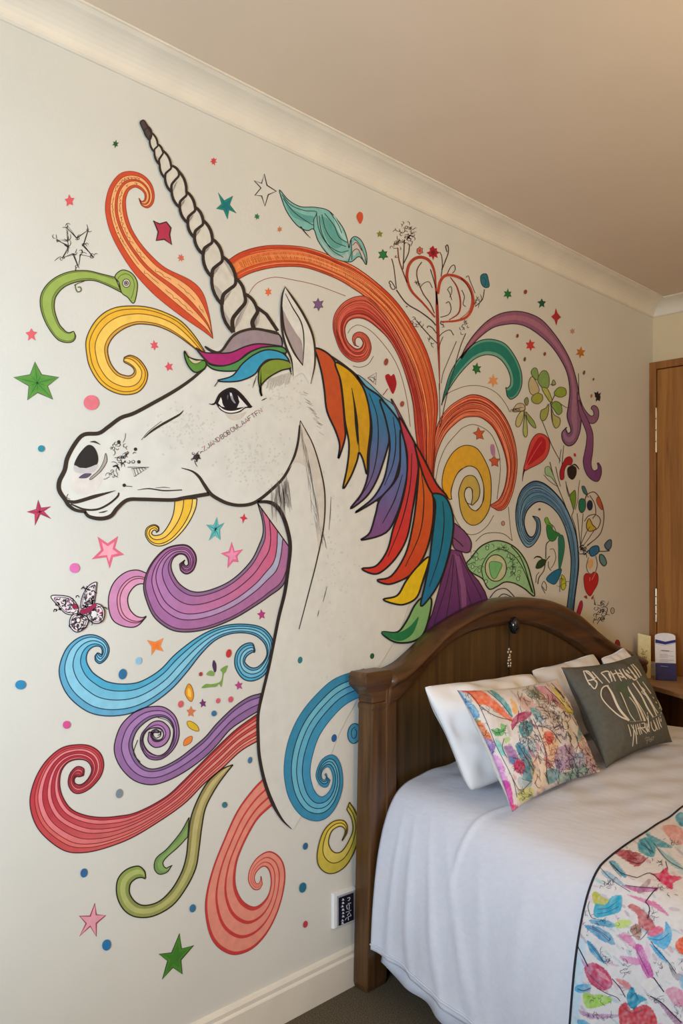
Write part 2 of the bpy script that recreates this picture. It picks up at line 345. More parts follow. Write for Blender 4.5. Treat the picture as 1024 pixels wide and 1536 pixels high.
MV = '440,830/386,755 432,860/393,780 422,880/394,800 405,893/388,818 385,907/377,840 350,928/357,862 312,943/335,877 280,948/307,887 255,944/287,887 232,927/270,877 220,903/260,863 215,880/256,850 220,858/258,840 232,838/263,834 250,822/270,831 275,817/277,833 288,824/281,839 294,838/282,846 290,854/279,849 280,861/276,847 271,856/275,843 269,846/277,840'
bandpart('swirl', 'large mauve and pink wave with tight curl', 4, MV, [(0, .07, (126, 96, 126)), (.07, .3, (172, 112, 152), (164, 108, 158)), (.3, .45, (172, 178, 200), (178, 120, 170)), (.45, .68, (206, 100, 132), (176, 122, 172)), (.68, .9, (206, 110, 142), (162, 112, 162)), (.9, 1, (132, 128, 150), (142, 100, 142))], edge=INK, ew=1.8, iw=1.5, inner=(84, 46, 66), tr=(.08, .42))
bandpart('swirl', 'pink crescent curl beside the mauve wave', 3, '222,861/218,876 205,855/209,876 187,859/201,880 171,873/194,889 163,893/191,899 163,914/193,911 169,930/198,919 181,938/204,924 197,941/210,926 208,937/215,926 219,925/219,924',
         [(0, .45, (200, 136, 176)), (.45, .6, (214, 140, 168)), (.6, 1, (216, 150, 180))], edge=INK, ew=1.7, iw=1.4, inner=(96, 52, 72))
BL = '142,984/146,979 143,991/150,981 150,995/152,982 160,986/153,977 163,972/151,971 155,959/146,969 137,952/140,970 117,957/134,974 100,972/130,981 90,995/129,990 89,1014/132,999 97,1036/139,1009 112,1054/150,1017 135,1069/162,1023 163,1074/182,1026 195,1070/205,1024 225,1057/225,1015 255,1035/243,1002 278,1010/262,982 300,982/290,960 320,962/317,945 340,952/345,937 362,949/375,937 382,953/395,943 396,965/407,957 400,980/409,972 395,992/406,990 385,1001/397,1011 375,1001/380,1021 367,994/364,1018 367,989/353,1002 369,985/352,986 372,982/357,974 375,980/367,966 379,978/378,965 381,979/382,975'
bandpart('swirl', 'bright blue wave with a curl at both ends', 4, BL, [(0, .2, (96, 164, 196)), (.2, .5, (134, 196, 218)), (.5, .78, (122, 190, 214), (104, 178, 206)), (.78, 1, (78, 166, 198))], edge=(40, 62, 80), ew=1.8, iw=1.5, inner=(36, 70, 92))
def e(a):
    a.line(P('206,1110 200,1130 210,1143'), 1.2); a.line(P('241,1096 240,1104 233,1107 229,1101 232,1095 238,1096 240,1101 236,1103'), 1.3); a.line(P('211,1110 218,1132 240,1137 257,1122 261,1100 252,1082 236,1076'), 1.1, (90, 60, 90))
PS = '391,1040/386,1067 372,1046/368,1078 350,1061/345,1094 325,1085/325,1117 308,1105/307,1135 288,1122/282,1154 267,1138/253,1170 244,1150/226,1177 224,1153/200,1170 208,1143/180,1150 199,1124/171,1126 199,1110/175,1102 207,1093/185,1083 224,1079/205,1066 240,1075/226,1060 252,1079/246,1061 259,1090/262,1074 259,1106/268,1094 252,1124/266,1112 240,1133/256,1128 228,1131/240,1139 218,1122/222,1137 214,1109/211,1120 219,1097/211,1104 229,1092/218,1093 241,1094/229,1083 245,1102/242,1082 241,1110/253,1092 233,1111/254,1105 226,1105/246,1117 227,1097/232,1121 234,1094/222,1112 238,1099/223,1098'
bandpart('swirl', 'purple snail-like spiral with tail', 4, PS, [(0, .2, (126, 100, 140)), (.2, .6, (152, 118, 168), (188, 138, 188)), (.6, 1, (138, 102, 150), (172, 122, 172))], e, edge=INK, ew=1.7, iw=1.5, inner=(72, 48, 80))
DR, PK = (176, 52, 62), (226, 132, 138)
bandpart('swirl', 'big crimson and pink striped swirl, lower left', 5, '125,1163/119,1165 125,1153/114,1165 115,1150/111,1169 105,1160/112,1175 102,1175/119,1177 108,1187/126,1174 119,1190/133,1166 135,1182/137,1156 150,1165/135,1147 155,1147/129,1141 150,1130/120,1139 135,1119/110,1140 115,1117/101,1144 92,1122/94,1152 70,1140/90,1162 54,1165/89,1178 45,1195/93,1194 47,1220/102,1209 57,1243/114,1218 75,1262/133,1224 97,1276/155,1226 120,1279/178,1224 150,1274/200,1220 194,1258/225,1209 238,1232/250,1194 276,1205/267,1179 305,1176/296,1150 332,1153/326,1120 361,1126/355,1093 392,1108/390,1068',
         [(0, .14, (186, 62, 70), (216, 120, 104)), (.14, .24, (206, 84, 82), (232, 160, 140)), (.24, .38, PK, (200, 86, 76)), (.38, .54, DR, (226, 150, 134)), (.54, .66, PK, (196, 76, 72)), (.66, .8, DR, (224, 140, 126)), (.8, .92, PK, (206, 90, 84)), (.92, 1, DR, (180, 58, 60))], edge=(92, 36, 42), ew=1.8, iw=1.2, inner=(128, 38, 46), tr=(.55, .95))
def e(a):
    a.band('283,1226/281,1255 270,1249/267,1270 250,1273/250,1285 234,1287/244,1293 231,1302/245,1299 238,1311/249,1302 250,1308/253,1300 257,1298/258,1298', [(0, .4, (112, 146, 82)), (.4, 1, (132, 164, 96))], ew=1.5, inner=None)
bandpart('swirl', 'green vine with two hooked ends', 5, '349,1147/340,1150 337,1162/329,1156 323,1182/311,1173 308,1211/297,1197 302,1241/286,1226 298,1273/282,1255 293,1302/279,1284 279,1331/272,1308 258,1358/257,1334 229,1374/238,1352 203,1375/217,1358 185,1364/203,1353 175,1343/194,1340 176,1320/195,1326 188,1305/203,1318 206,1299/211,1316 216,1306/215,1317 218,1317/218,1318',
         [(0, .3, (168, 146, 96), (134, 160, 76)), (.3, .7, (196, 178, 124), (166, 184, 104)), (.7, 1, (150, 130, 84), (128, 150, 76))], e, edge=(40, 40, 24), ew=2, inner=None)
SR, SF = (196, 62, 60), (224, 142, 122)
bandpart('swirl', 'salmon pink swirl striped with red', 5, '396,1166/410,1206 378,1185/388,1226 355,1217/375,1246 335,1261/363,1270 318,1305/355,1292 308,1348/352,1316 309,1380/354,1333 317,1408/361,1348 332,1425/371,1357 353,1432/382,1360 379,1422/393,1354 402,1396/402,1342 419,1358/406,1325 427,1317/404,1308 422,1290/398,1300 405,1277/391,1301 387,1285/384,1308 375,1302/381,1316 372,1320/383,1324 379,1333/387,1325 388,1334/390,1321 393,1326/391,1314',
         [(0, .07, SR), (.07, .34, SF), (.34, .41, SR), (.41, .64, SF), (.64, .71, SR), (.71, .92, SF), (.92, 1, SR)], edge=(170, 52, 50), ew=1, inner=None)
bandpart('swirl', 'blue striped swirl against the bed post', 20, '545,1003/556,1038 503,1017/521,1054 475,1040/498,1075 449,1072/478,1103 432,1109/467,1135 425,1149/464,1160 428,1182/468,1180 437,1206/474,1191 452,1224/481,1195 472,1231/488,1192 489,1226/494,1185 503,1209/498,1174 512,1183/498,1162 512,1158/494,1152 506,1139/489,1150 496,1132/484,1154 483,1138/481,1161 475,1152/482,1168 473,1166/486,1170 480,1178/489,1166 489,1180/488,1160 494,1170/486,1162',
         [(0, .28, (58, 136, 170)), (.28, .48, (112, 186, 204), (90, 168, 196)), (.48, .7, (96, 172, 200)), (.7, 1, (64, 146, 182))], edge=(44, 104, 136), ew=1.3, iw=1.3, inner=(30, 46, 62))
bandpart('swirl', 'small olive yellow hook beside the bed post', 20, '523,1203/519,1214 532,1218/526,1227 537,1237/528,1245 533,1268/521,1263 520,1295/512,1276 504,1308/504,1279 489,1309/497,1276 477,1298/492,1267 475,1278/492,1258 483,1249/496,1247 497,1233/503,1241 512,1230/510,1239 519,1237/516,1243 519,1249/516,1250 512,1261/512,1260',
         [(0, .5, (176, 168, 72), (222, 190, 64)), (.5, 1, (196, 184, 90), (230, 202, 92))], edge=(84, 68, 24), ew=1.7, iw=1.4, inner=(84, 68, 24))
a = Art(20); a.dot(530, 1100, 9.5, 15, (78, 152, 184), rot=6, edge=(38, 76, 98), ew=1.4); a.line(P('531,1090 526,1096 527,1106 532,1106 534,1098 531,1093'), 1.2, (40, 70, 92)); a.build('swirl', M_, mural, label='small blue spiral disc by the bed post')
# turquoise wing
a = Art(4); TQ = (124, 184, 176)
a.fill(P('419,285 432,300 450,310 472,311 492,316 507,332 516,346 521,362 523,372 526,359 533,355 542,362 549,380 549,397 543,389 537,385 528,392 522,393 510,391 492,382 477,362 470,344 460,346 445,338 430,318 422,298'), TQ, edge=INK, ew=1.3)
a.fill(P('424,295 436,312 455,322 470,325 468,334 452,331 436,322'), (92, 158, 152)); a.fill(P('480,326 496,332 508,350 512,368 500,372 488,356'), (96, 162, 154)); a.fill(P('500,322 512,344 520,362 512,356 503,340'), (160, 206, 198))
a.fill(P('528,366 536,362 545,380 546,390 537,378 530,384'), (196, 188, 180)); a.fill(P('474,350 486,368 500,382 512,384 520,378 522,388 510,390 492,381'), (170, 190, 184))
for q in ('422,292 436,308 456,316 474,318 470,330 470,344', '424,298 440,318 462,334 470,338', '474,320 478,345 490,366 508,378 522,376', '482,322 488,345 500,362 518,370', '486,320 500,338 508,356 520,364', '478,324 482,350 496,374 514,386', '494,318 506,336 512,350', '526,360 526,378 522,392', '530,358 538,366 546,384 549,396', '528,368 534,364 542,376', '527,390 528,378 536,374 543,388'): a.line(P(q), 1.0)
a.line(P('450,340 458,350 465,357'), (2, 1.4, .6)); a.build('wing', M_, mural, label='turquoise feathered wing above the orange arch')
# purple dress-like fan and bow, green fan
a = Art(12)
a.fill(P('676,824 661,872 647,922 636,943 628,970 625,1000 760,1000 736,915 726,887 717,872 702,855 691,828'), (118, 62, 112), smooth=False, c2=(86, 42, 98), p0=(684, 830), p1=(680, 960), edge=INK, ew=1.7)
for q in ('678,832 668,880 652,930 640,975', '680,832 676,880 668,930 660,975', '682,832 686,880 690,930 692,975', '685,832 698,880 712,930 722,975', '688,832 706,868 722,900 736,950'): a.line(P(q), 1.2)
a.fill(P('680,830 690,880 694,960 700,960 698,880 688,835'), (140, 84, 132), smooth=False)
a.build('purple_fan', M_, mural, label='purple pleated fan behind the mane')
a = Art(13); a.fill(P('678,786 690,792 699,801 706,814 703,828 690,827 679,819'), (128, 78, 122), edge=INK, ew=1.7); a.line(P('678,806 686,812 694,820'), 1.6); a.build('bow_knot', M_, mural, label='purple bow over the pleated fan')
a = Art(4); GN = (150, 196, 142)
a.fill(P('699,846 706,837 718,822 731,814 746,811 764,816 779,828 790,846 797,870 801,894 786,883 771,875 757,873 746,879 735,884 729,879 723,868 706,858'), GN, edge=INK, ew=2)
a.line(P('724,868 722,850 732,832 746,824 762,828 776,840 788,862 797,888'), 1.3); a.line(P('766,819 778,833 786,850 793,872 799,890'), 1.6)
a.dot(743, 852, 16, 20, (196, 200, 160), edge=INK, ew=1.5); a.fill(P('733,846 740,842 752,846 748,858 742,868 736,864'), (120, 188, 120), edge=(60, 100, 60), ew=.9)
a.scrib(712, 842, 8, 12, 16, 3, c=(58, 92, 62), lw=.9); a.scrib(772, 850, 9, 16, 24, 4, c=(58, 92, 62), lw=.9); a.scrib(745, 824, 18, 4, 14, 5, c=(58, 92, 62), lw=.9)
for x, y in ((714, 838), (708, 850), (718, 856), (730, 822), (762, 834), (770, 856), (776, 868), (728, 872)): a.dot(x, y, 2.2, 3, (170, 206, 160), edge=(50, 70, 46), ew=.8)
a.build('leaf_fan', M_, mural, label='green patterned fan shape above the headboard')
a = Art(3); a.line(P('734,897 742,887 751,883 760,884 771,895'), 1.4); a.line(P('746,897 754,891 764,894 772,899'), 1.3); a.line(P('750,899 758,895 766,900'), 1); a.build('pencil_line', M_, mural, label='dark arcs just above the headboard')
# ------------------------------------------------------------------ the unicorn itself
WH = (217, 216, 207); WALLC = (208, 208, 199); LINE = (58, 48, 40)
uni = Art(16)
HEAD = P('306,528 292,566 260,587 230,604 200,620 180,627 162,640 147,650 125,652 112,665 100,687 96,705 88,722 88,736 98,750 102,758 110,764 125,768 133,776 150,778 165,774 176,762 190,750 212,749 256,750 275,747 312,741 325,748 340,755 357,758 375,756 395,752 412,757 422,772 430,795 433,820 431,852 426,888 417,925 410,960 402,1000 392,1042 386,1072 386,1105 388,1136 396,1173 408,1205 422,1229 437,1243')
HEADTOP = HEAD[:[tuple(q) for q in HEAD].index((430, 795))+1]                       # outline down to the throat; the neck follows as a band that fades into the wall
right = P('640,795 636,740 630,700 600,620 555,575 520,545 480,528 468,500 455,470 436,445 425,432 419,470 405,500 360,510')
uni.fill(np.vstack([cr(HEADTOP, 4), right]), WH, smooth=False)
NL = P('430,795 433,820 431,852 426,888 417,925 410,960 402,1000 392,1042 386,1072 386,1105 388,1136 396,1173 408,1205 422,1229 437,1243')
NR = P('640,795 635,815 630,840 624,870 615,900 606,925 596,950 582,976 564,1004 546,1032 528,1062 508,1100 488,1150 466,1196 440,1243')
uni.band((NL, NR), [(0, 1, WH, WALLC)], edge=None)
unicorn = uni.build('unicorn', HEADPAINT, mural, label='white unicorn head and neck facing left')
g = Art(18)                                # soft grey shading inside the head
for (x, y, rx, ry, n, s) in ((275, 640, 45, 32, 46, 1), (380, 690, 50, 45, 60, 2), (420, 600, 30, 30, 22, 3), (400, 570, 30, 12, 14, 4), (500, 860, 30, 120, 26, 5)):
    rr = random.Random(s)
    for i in range(n*3):
        g.dot(x+rr.gauss(0, .5)*rx, y+rr.gauss(0, .5)*ry, rr.uniform(.8, 2.4), rr.uniform(.7, 2), (206, 205, 194), rot=rr.uniform(0, 180), n=9); g.z = 18+i*.015+s*.003
g.fill(P('110,704 128,700 146,700 152,720 140,738 118,742 104,728'), (218, 211, 202)); g.fill(P('336,618 352,622 368,618 360,628 345,630'), (206, 198, 186))
tag(g.build('grey_speckles', M_, unicorn), kind='stuff')
def upart(name, art, label=None): return art.build(name, M_, unicorn, label=label)
o = Art(24)
o.line(P('306,552 285,570 260,587 230,604 200,620 180,627 162,640 147,650 125,652 112,665 100,687 96,705 88,722 88,736 97,750 102,758 112,765 128,768'), (4, 5.5, 6, 6, 6.5, 7, 6, 4.5), LINE)
o.line(P('126,768 133,775 150,778 165,774 175,762 190,750 212,749 256,750 275,747 312,741'), (4.5, 6, 6, 5.5, 5.5, 6), LINE)
o.line(P('271,702 287,707 297,715 305,727 314,740 325,748 340,755 357,758 375,756 390,748 410,731 425,715 438,690 445,665 448,638'), (1, 4, 5.5, 5.5, 5, 5, 4.5, 3.5, 2), LINE)
o.line(P('385,753 400,753 412,758 422,772 430,795 434,820 431,852 426,888 417,925 410,960 402,1000 392,1042 386,1072 386,1105 388,1136 396,1173 408,1205 422,1229 436,1243'), (4, 6.5, 6, 5.5, 5, 4.5, 4.5, 5, 5.5, 1), (50, 40, 38))
o.line(P('215,657 225,648 240,638 256,629 268,622 274,616'), (1, 3.2, 3.6, 3, 1), LINE); o.line(P('211,660 222,647 241,632'), .8, LINE)
o.line(P('205,735 222,733 245,736 272,735'), (.6, 1.8, 2, 1.6), LINE); o.line(P('232,732 245,731 254,732'), (.5, 1.2, .5), LINE)
o.line(P('436,562 431,545 424,527 416,505'), (2, 4, 4, 3), LINE)
upart('outline', o, 'thick dark brown outline of head and neck')
m = Art(25); m.line(P('97,750 107,753 117,752 140,745 158,740 172,736'), (3, 5, 5.5, 5.5, 3, .6), LINE); m.line(P('105,756 125,764 145,764 162,756 175,745 177,739'), (2, 3, 3, 3, 3, 2), LINE); m.line(P('147,769 154,768 160,766'), (1, 2.2, .8), LINE)
m.line(P('101,741 99,746 104,749'), .8, LINE); upart('mouth', m)
m = Art(25); m.fill(P('110,697 117,682 130,668 140,671 146,685 144,697 132,702 122,702 114,701'), (48, 44, 42)); m.fill(P('110,698 122,703 133,701 145,697 140,707 126,710 112,708'), (196, 190, 188)); m.fill(P('117,717 124,711 131,710 136,711 129,717'), (92, 78, 100))
m.fill(P('157,680 159,692 150,707 136,719 134,717 147,705 154,692'), (168, 160, 150), edge=LINE, ew=.8); m.line(P('134,663 141,663 149,667'), (1, 3, .6), LINE); upart('nostril', m)
m = Art(25)
m.fill(P('316,606 322,603 330,590 340,584 350,585 362,595 376,611 365,612 357,617 342,619 330,614 323,606'), (36, 28, 32)); m.fill(P('326,605 330,596 333,604 336,611 331,610'), (232, 228, 222), smooth=False); m.fill(P('354,592 361,600 370,610 362,611 354,612 358,603'), (226, 222, 220), smooth=False)
m.line(P('327,610 335,616 345,618 356,616 366,611'), (1, 2.4, 2.6, 2, .6), (236, 232, 226)); m.dot(344, 600, 12.5, 15, (30, 24, 30)); m.fill(P('343,589 347,592 349,599 352,605 349,604 345,598'), (150, 150, 160)); m.fill(P('344,590 346,590 346,594 344,594'), (226, 226, 230)); m.fill(P('339,594 341,593 340,600'), (96, 96, 110))
m.line(P('312,606 320,606 328,592 340,584 350,584 362,594 376,611'), (.8, 2.4, 3, 3, 3, 3, 2), (36, 30, 28)); m.line(P('323,606 330,615 342,620 357,618 366,612 377,610'), (1.2, 1.6, 1.6, 1.4), (40, 32, 32))
upart('eye', m, 'dark eye with white highlight')
m = Art(26)
cl = (70, 62, 56)
for (x, y) in ((177, 663), (202, 674), (207, 693), (185, 728)): m.dot(x, y, 2.6, c=LINE)
m.scrib(184, 680, 20, 14, 16, 11, c=cl, lw=1); m.scrib(188, 690, 12, 10, 16, 12, c=cl, lw=1.2); m.line(P('168,700 174,699 178,706'), (2, 3, .8), LINE); m.scrib(170, 711, 6, 4, 8, 14, c=cl, lw=.8)
m.line(P('190,701 222,701 200,715 196,703 222,701'), 1, cl, smooth=False)
for i in range(5): m.line([(199+i*4, 703-.2*i), (202+i*4, 713-i*2.2)], .7, cl)
m.line(P('186,729 197,730'), 1, cl); m.line(P('163,715 158,718 154,719'), .7, cl); m.line(P('187,650 186,658 183,664'), .7, cl); upart('muzzle_doodle', m, 'small black doodles across the muzzle')
m = Art(26); m.star(294, 685, 8, 6, (70, 56, 62), inner=.5, jit=.4); m.scrib(294, 685, 7, 6, 10, 8, lw=1.1); upart('star_doodle', m, 'small black star on the cheek')
m = Art(26)
m.text('ZJAND8OBOWLAAFTFN', (305, 677), (394, 617), 6.5, (82, 68, 66), .85, c2=(150, 70, 80)); m.line(P('391,601 399,597'), (1, 1.6, .6), LINE); upart('cheek_lettering', m, 'scribbled letters running up the cheek')
# neck hatching
h = Art(26); h.fill(P('449,631 458,650 468,667 478,695 484,730 485,770 478,830 474,800 474,760 468,720 456,700 441,694 430,706 438,692 446,668'), (206, 199, 186)); 
h.line(P('449,631 468,667 481,711 486,746 484,790 474,840 462,887 447,944'), (1, 1.8, 2.2, 2.2, 2, 1.8, 1.6, 1.2), LINE); h.line(P('449,631 447,658 441,684 430,706'), (1, 2.5, 2.5, .8), LINE)
rr = random.Random(5)
for i in range(46):
    t = rr.random(); p = np.array([449, 636])*(1-t)+np.array([480, 800])*t+[rr.uniform(-6, 3)*(.3+t), 0]; d = np.array([rr.uniform(2, 7), rr.uniform(16, 34)])
    h.line([p, p+d*.5+[.5, 0], p+d], (.3, .7, .3), (150, 143, 134))
for i in range(44):
    x = 405+rr.uniform(0, 26); y = 722+(x-405)*(-.4)+rr.uniform(0, 30); h.line([(x, y), (x+rr.uniform(0, 6), y+rr.uniform(18, 44))], (.3, .7, .3), (120, 112, 106))
for q in ('495,745 494,770 492,795', '489,880 486,892 483,903', '477,915 475,925'): h.line(P(q), (.4, 1.2, .4), (96, 88, 80))
for i in range(26): x = 452+i*1.0; y = 590+i*2.1+rr.uniform(-6, 6); h.line([(x, y), (x+7, y+rr.uniform(2, 6))], .6, (176, 168, 156))
for i in range(18): x = 398+i*2; h.line([(x, 585-i*.6+rr.uniform(-3, 3)), (x+4, 568-i*.6)], .6, (178, 170, 158))
upart('neck_hatching', h, 'fine grey pencil hatching along the neck')
# horn
h = Art(27); HB = (54, 44, 38)
HP = P('215,199 223,210 230,229 238,248 246,268 256,289 268,312 280,335 290,357 303,382 316,416 331,457 348,499 379,494')
HQ = P('220,190 226,200 235,217 242,226 255,249 266,257 278,288 291,311 303,331 317,359 332,385 352,418 365,441 383,461')
def scal(pts, k):
    out = [pts[0]]
    for a_, b_ in zip(pts[:-1], pts[1:]):
        d = b_-a_; n_ = np.array([-d[1], d[0]])
        for t in (.2, .4, .6, .8): out.append(a_+d*t+n_*k*4*t*(1-t))
        out.append(b_)
    return np.array(out)
Lh = np.vstack([P('209,186'), scal(HP[:-1], .11)]); Rh = np.vstack([P('215,182'), scal(HQ, -.11), P('398,472 415,497')])
h.fill(np.vstack([Lh, Rh[::-1]]), (208, 203, 190), smooth=False)
for q, c in (('233,235 238,240 236,247', 0), ('320,428 332,440 330,455', 1), ('331,462 342,478 349,488 343,492 333,478', 1), ('382,464 388,470 386,486 378,492', 1), ('330,385 344,402 350,418 344,410', 1), ('365,446 372,452 364,470 358,484 352,490 360,465', 1)): h.fill(P(q), (176, 168, 160))
w0 = (2.4, 3.2, 4, 4.6, 5, 5); h.line(Lh, w0, HB, smooth=False); h.line(Rh, w0, HB, smooth=False)
h.fill(P('209,186 211,182 215,182 220,192 226,203 222,211 215,199'), (78, 66, 66), edge=HB, ew=2)
for i, (p, q) in enumerate(zip(HP, HQ)):
    d = q-p; n_ = np.array([-d[1], d[0]]); w = 1.8+i*.3
    h.line([p, p+d*.3-n_*.10, p+d*.55-n_*.02, p+d*.8+n_*.08, q], (w*1.2, w*1.1, w, w*.9), HB, dz=.55)
    if i > 4: h.line([p+[2, -w*.4], p+d*.3-n_*.02+[2.5, 0], p+d*.55+n_*.02+[2, 1]], (.4, w*.7, .4), (150, 141, 134), dz=.45)
upart('horn', h, 'long twisted spiral horn outlined in brown')
# ear
h = Art(40); h.fill(P('425,432 437,447 452,470 465,497 470,520 470,548 464,576 452,560 438,565 434,545 427,520 422,500 420,475 421,447'), WH)
h.fill(P('422,465 430,480 442,500 451,515 452,547 440,532 428,507 423,485'), (166, 152, 152)); h.line(P('426,441 437,462 450,485 454,512 452,549'), (1, 1.8, 2, 1.8, 1), LINE); h.line(P('421,460 424,492 430,510 440,531 452,548'), (1.6, 3, 3, 3, 1.5), LINE)
h.line(P('425,430 437,447 452,470 465,497 470,520 470,548 464,576'), (1, 3.2, 3.6, 3.4, 3, 2.4, .8), LINE); h.line(P('425,432 421,447 420,475 422,500 427,520 435,540 438,564'), (1.5, 3, 3.4, 3.6, 3.4, 3, 1), LINE); upart('ear', h)
# forelock
FL = [('forelock_strand', 'grey-mauve forelock strand', '306,520 317,526 330,527 347,506 365,496 385,494 415,500 421,520 400,517 385,517 367,521 345,530 328,531 314,527', (152, 136, 142), None),
      ('forelock_strand', 'magenta forelock strand', '293,523 305,529 325,530 345,529 367,520 388,516 421,520 405,521 388,523 370,530 350,546 330,549 312,545 300,533', (168, 44, 112), None),
      ('forelock_strand', 'green forelock strand under the magenta', '303,540 316,548 335,549 355,542 375,528 395,521 422,521 427,530 405,527 385,534 370,543 357,555 335,557 316,553', (82, 142, 82), None),
      ('forelock_strand', 'sky blue forelock strand', '325,571 347,564 362,546 380,532 400,525 422,530 432,543 417,540 400,540 389,549 380,562 360,571 340,573', (58, 154, 190), None),
      ('forelock_strand', 'olive green forelock strand over the eye', '391,594 386,572 388,553 400,542 415,539 432,543 435,552 420,556 402,566 391,577 388,586', (128, 148, 56), None),
      ('forelock_strand', 'small green forelock tip, leftmost', '275,527 281,536 293,540 306,542 306,552 292,559 282,551 276,538', (92, 142, 62), None)]
for i, (n_, l_, q, c, _) in enumerate(FL):
    h = Art(30+i*1.4); h.fill(P(q), c, edge=(44, 38, 36), ew=2.2); upart(n_, h, l_)
h = Art(39); h.line(P('306,520 317,527 330,527 347,505 365,496 385,494 416,501'), (1, 3, 4, 4, 4, 4), LINE); h.line(P('292,522 300,533 312,546'), 3, LINE); h.line(P('320,580 326,571'), 1.2); h.line(P('377,582 383,564'), (.5, 1.4, .5)); h.fill(P('281,537 292,541 301,541 293,546 286,544'), (200, 196, 150), edge=LINE, ew=.9); upart('forelock_outline', h)
# mane
MANE = [('blue-green shadow lock', '600,690 603,705 594,728 575,748 561,750 578,735 592,712', (24, 92, 88), None, None, None, ()),
 ('rust orange mane lock behind the ear', '471,523 485,527 499,540 507,562 512,595 515,632 516,657 506,688 508,668 502,647 489,617 485,585 481,560 475,537', (190, 82, 42), None, None, None, ()),
 ('golden yellow mane lock', '501,545 515,550 532,565 547,590 553,620 554,645 550,682 549,712 543,690 537,679 534,691 525,714 513,733 519,702 522,667 516,632 513,600 509,570', (208, 158, 26), (196, 150, 40), (530, 560), (520, 720), ('526,582 533,620 536,657 537,679',)),
 ('blue to purple mane lock, left', '533,563 547,580 570,597 580,620 582,657 580,670 573,694 562,723 547,746 524,763 541,740 550,714 552,682 556,644 552,612 545,586', (44, 124, 164), (122, 92, 142), (560, 600), (550, 740), ('552,590 564,625 565,670 556,715 535,752',)),
 ('blue to violet mane lock, right', '568,600 582,612 599,638 601,673 594,708 585,729 565,749 531,769 557,748 573,722 580,694 583,664 577,630', (52, 124, 168), (112, 104, 160), (585, 620), (565, 750), ('588,625 592,660 588,695 575,728',)),
 ('blue and purple mane lock, middle', '599,645 607,673 609,708 603,741 594,770 577,799 540,810 553,799 562,770 568,749 590,723 598,700', (82, 122, 172), (126, 78, 132), (604, 680), (560, 800), ('602,712 590,750 572,785',)),
 ('scarlet mane lock', '597,626 612,650 622,670 626,697 622,732 617,764 609,805 594,834 574,855 559,861 541,853 562,849 579,826 588,793 597,767 607,726 609,682 601,648', (184, 62, 84), (206, 56, 46), (610, 660), (605, 760), ('616,680 613,730 600,785 580,835',)),
 ('orange-red mane lock', '623,679 635,717 647,741 648,776 642,811 632,838 614,862 591,874 577,876 564,870 585,864 606,832 617,790 623,747 626,703', (204, 96, 36), (200, 62, 40), (640, 760), (585, 870), ('630,705 634,750 628,800 606,850',)),
 ('narrow red mane lock at the back', '620,666 635,691 653,726 668,744 664,750 647,741 632,710', (192, 58, 40), None, None, None, ()),
 ('yellow mane lock near the bottom', '642,836 632,872 623,896 606,906 591,906 573,899 594,893 608,870 624,850', (226, 190, 28), None, None, None, ()),
 ('pale green mane lock, lowest', '632,896 645,899 641,928 632,952 617,962 597,964 582,959 571,948 594,948 608,931 620,908', (132, 178, 112), None, None, None, ()),
 ('teal blue mane lock', '647,741 664,744 675,764 678,790 673,823 661,864 645,893 629,909 635,878 641,849 645,817 650,776 651,754', (30, 122, 146), (32, 116, 156), (660, 760), (640, 890), ('662,752 664,785 658,830 642,880',))]
mane = []
for i, (l_, q, c, c2, p0, p1, ls) in enumerate(MANE):
    h = Art(28+i*1.3); h.fill(P(q), c, c2=c2, p0=p0, p1=p1, edge=(38, 32, 32), ew=2.8)
    for s in ls: h.line(P(s), (1, 1.8, 1), (40, 34, 36))
    if 'yellow mane lock near' in l_: pass
    if 'pale green' in l_: h.fill(P('571,948 594,949 612,940 626,925 617,950 600,961 584,958'), (40, 120, 72))
    if 'golden' in l_: h.fill(P('526,584 532,612 536,640 535,668 531,640 529,610'), (40, 34, 30))
    upart('mane_lock', h, l_)
h = Art(27.5); h.line(P('471,523 500,538 532,562 570,597 600,640 622,668'), (3, 3.5, 3.5, 3, 3), LINE); upart('mane_outline', h)
h = Art(26.5); h.fill(P('585,598 598,620 612,648 624,672 612,655 598,632'), (142, 60, 106), edge=LINE, ew=1.6); h.fill(P('535,563 552,575 572,595 590,610 600,640 588,622 565,600'), (112, 170, 196), edge=LINE, ew=1.2); upart('mane_lock', h, 'thin magenta and pale blue lock at the crest')
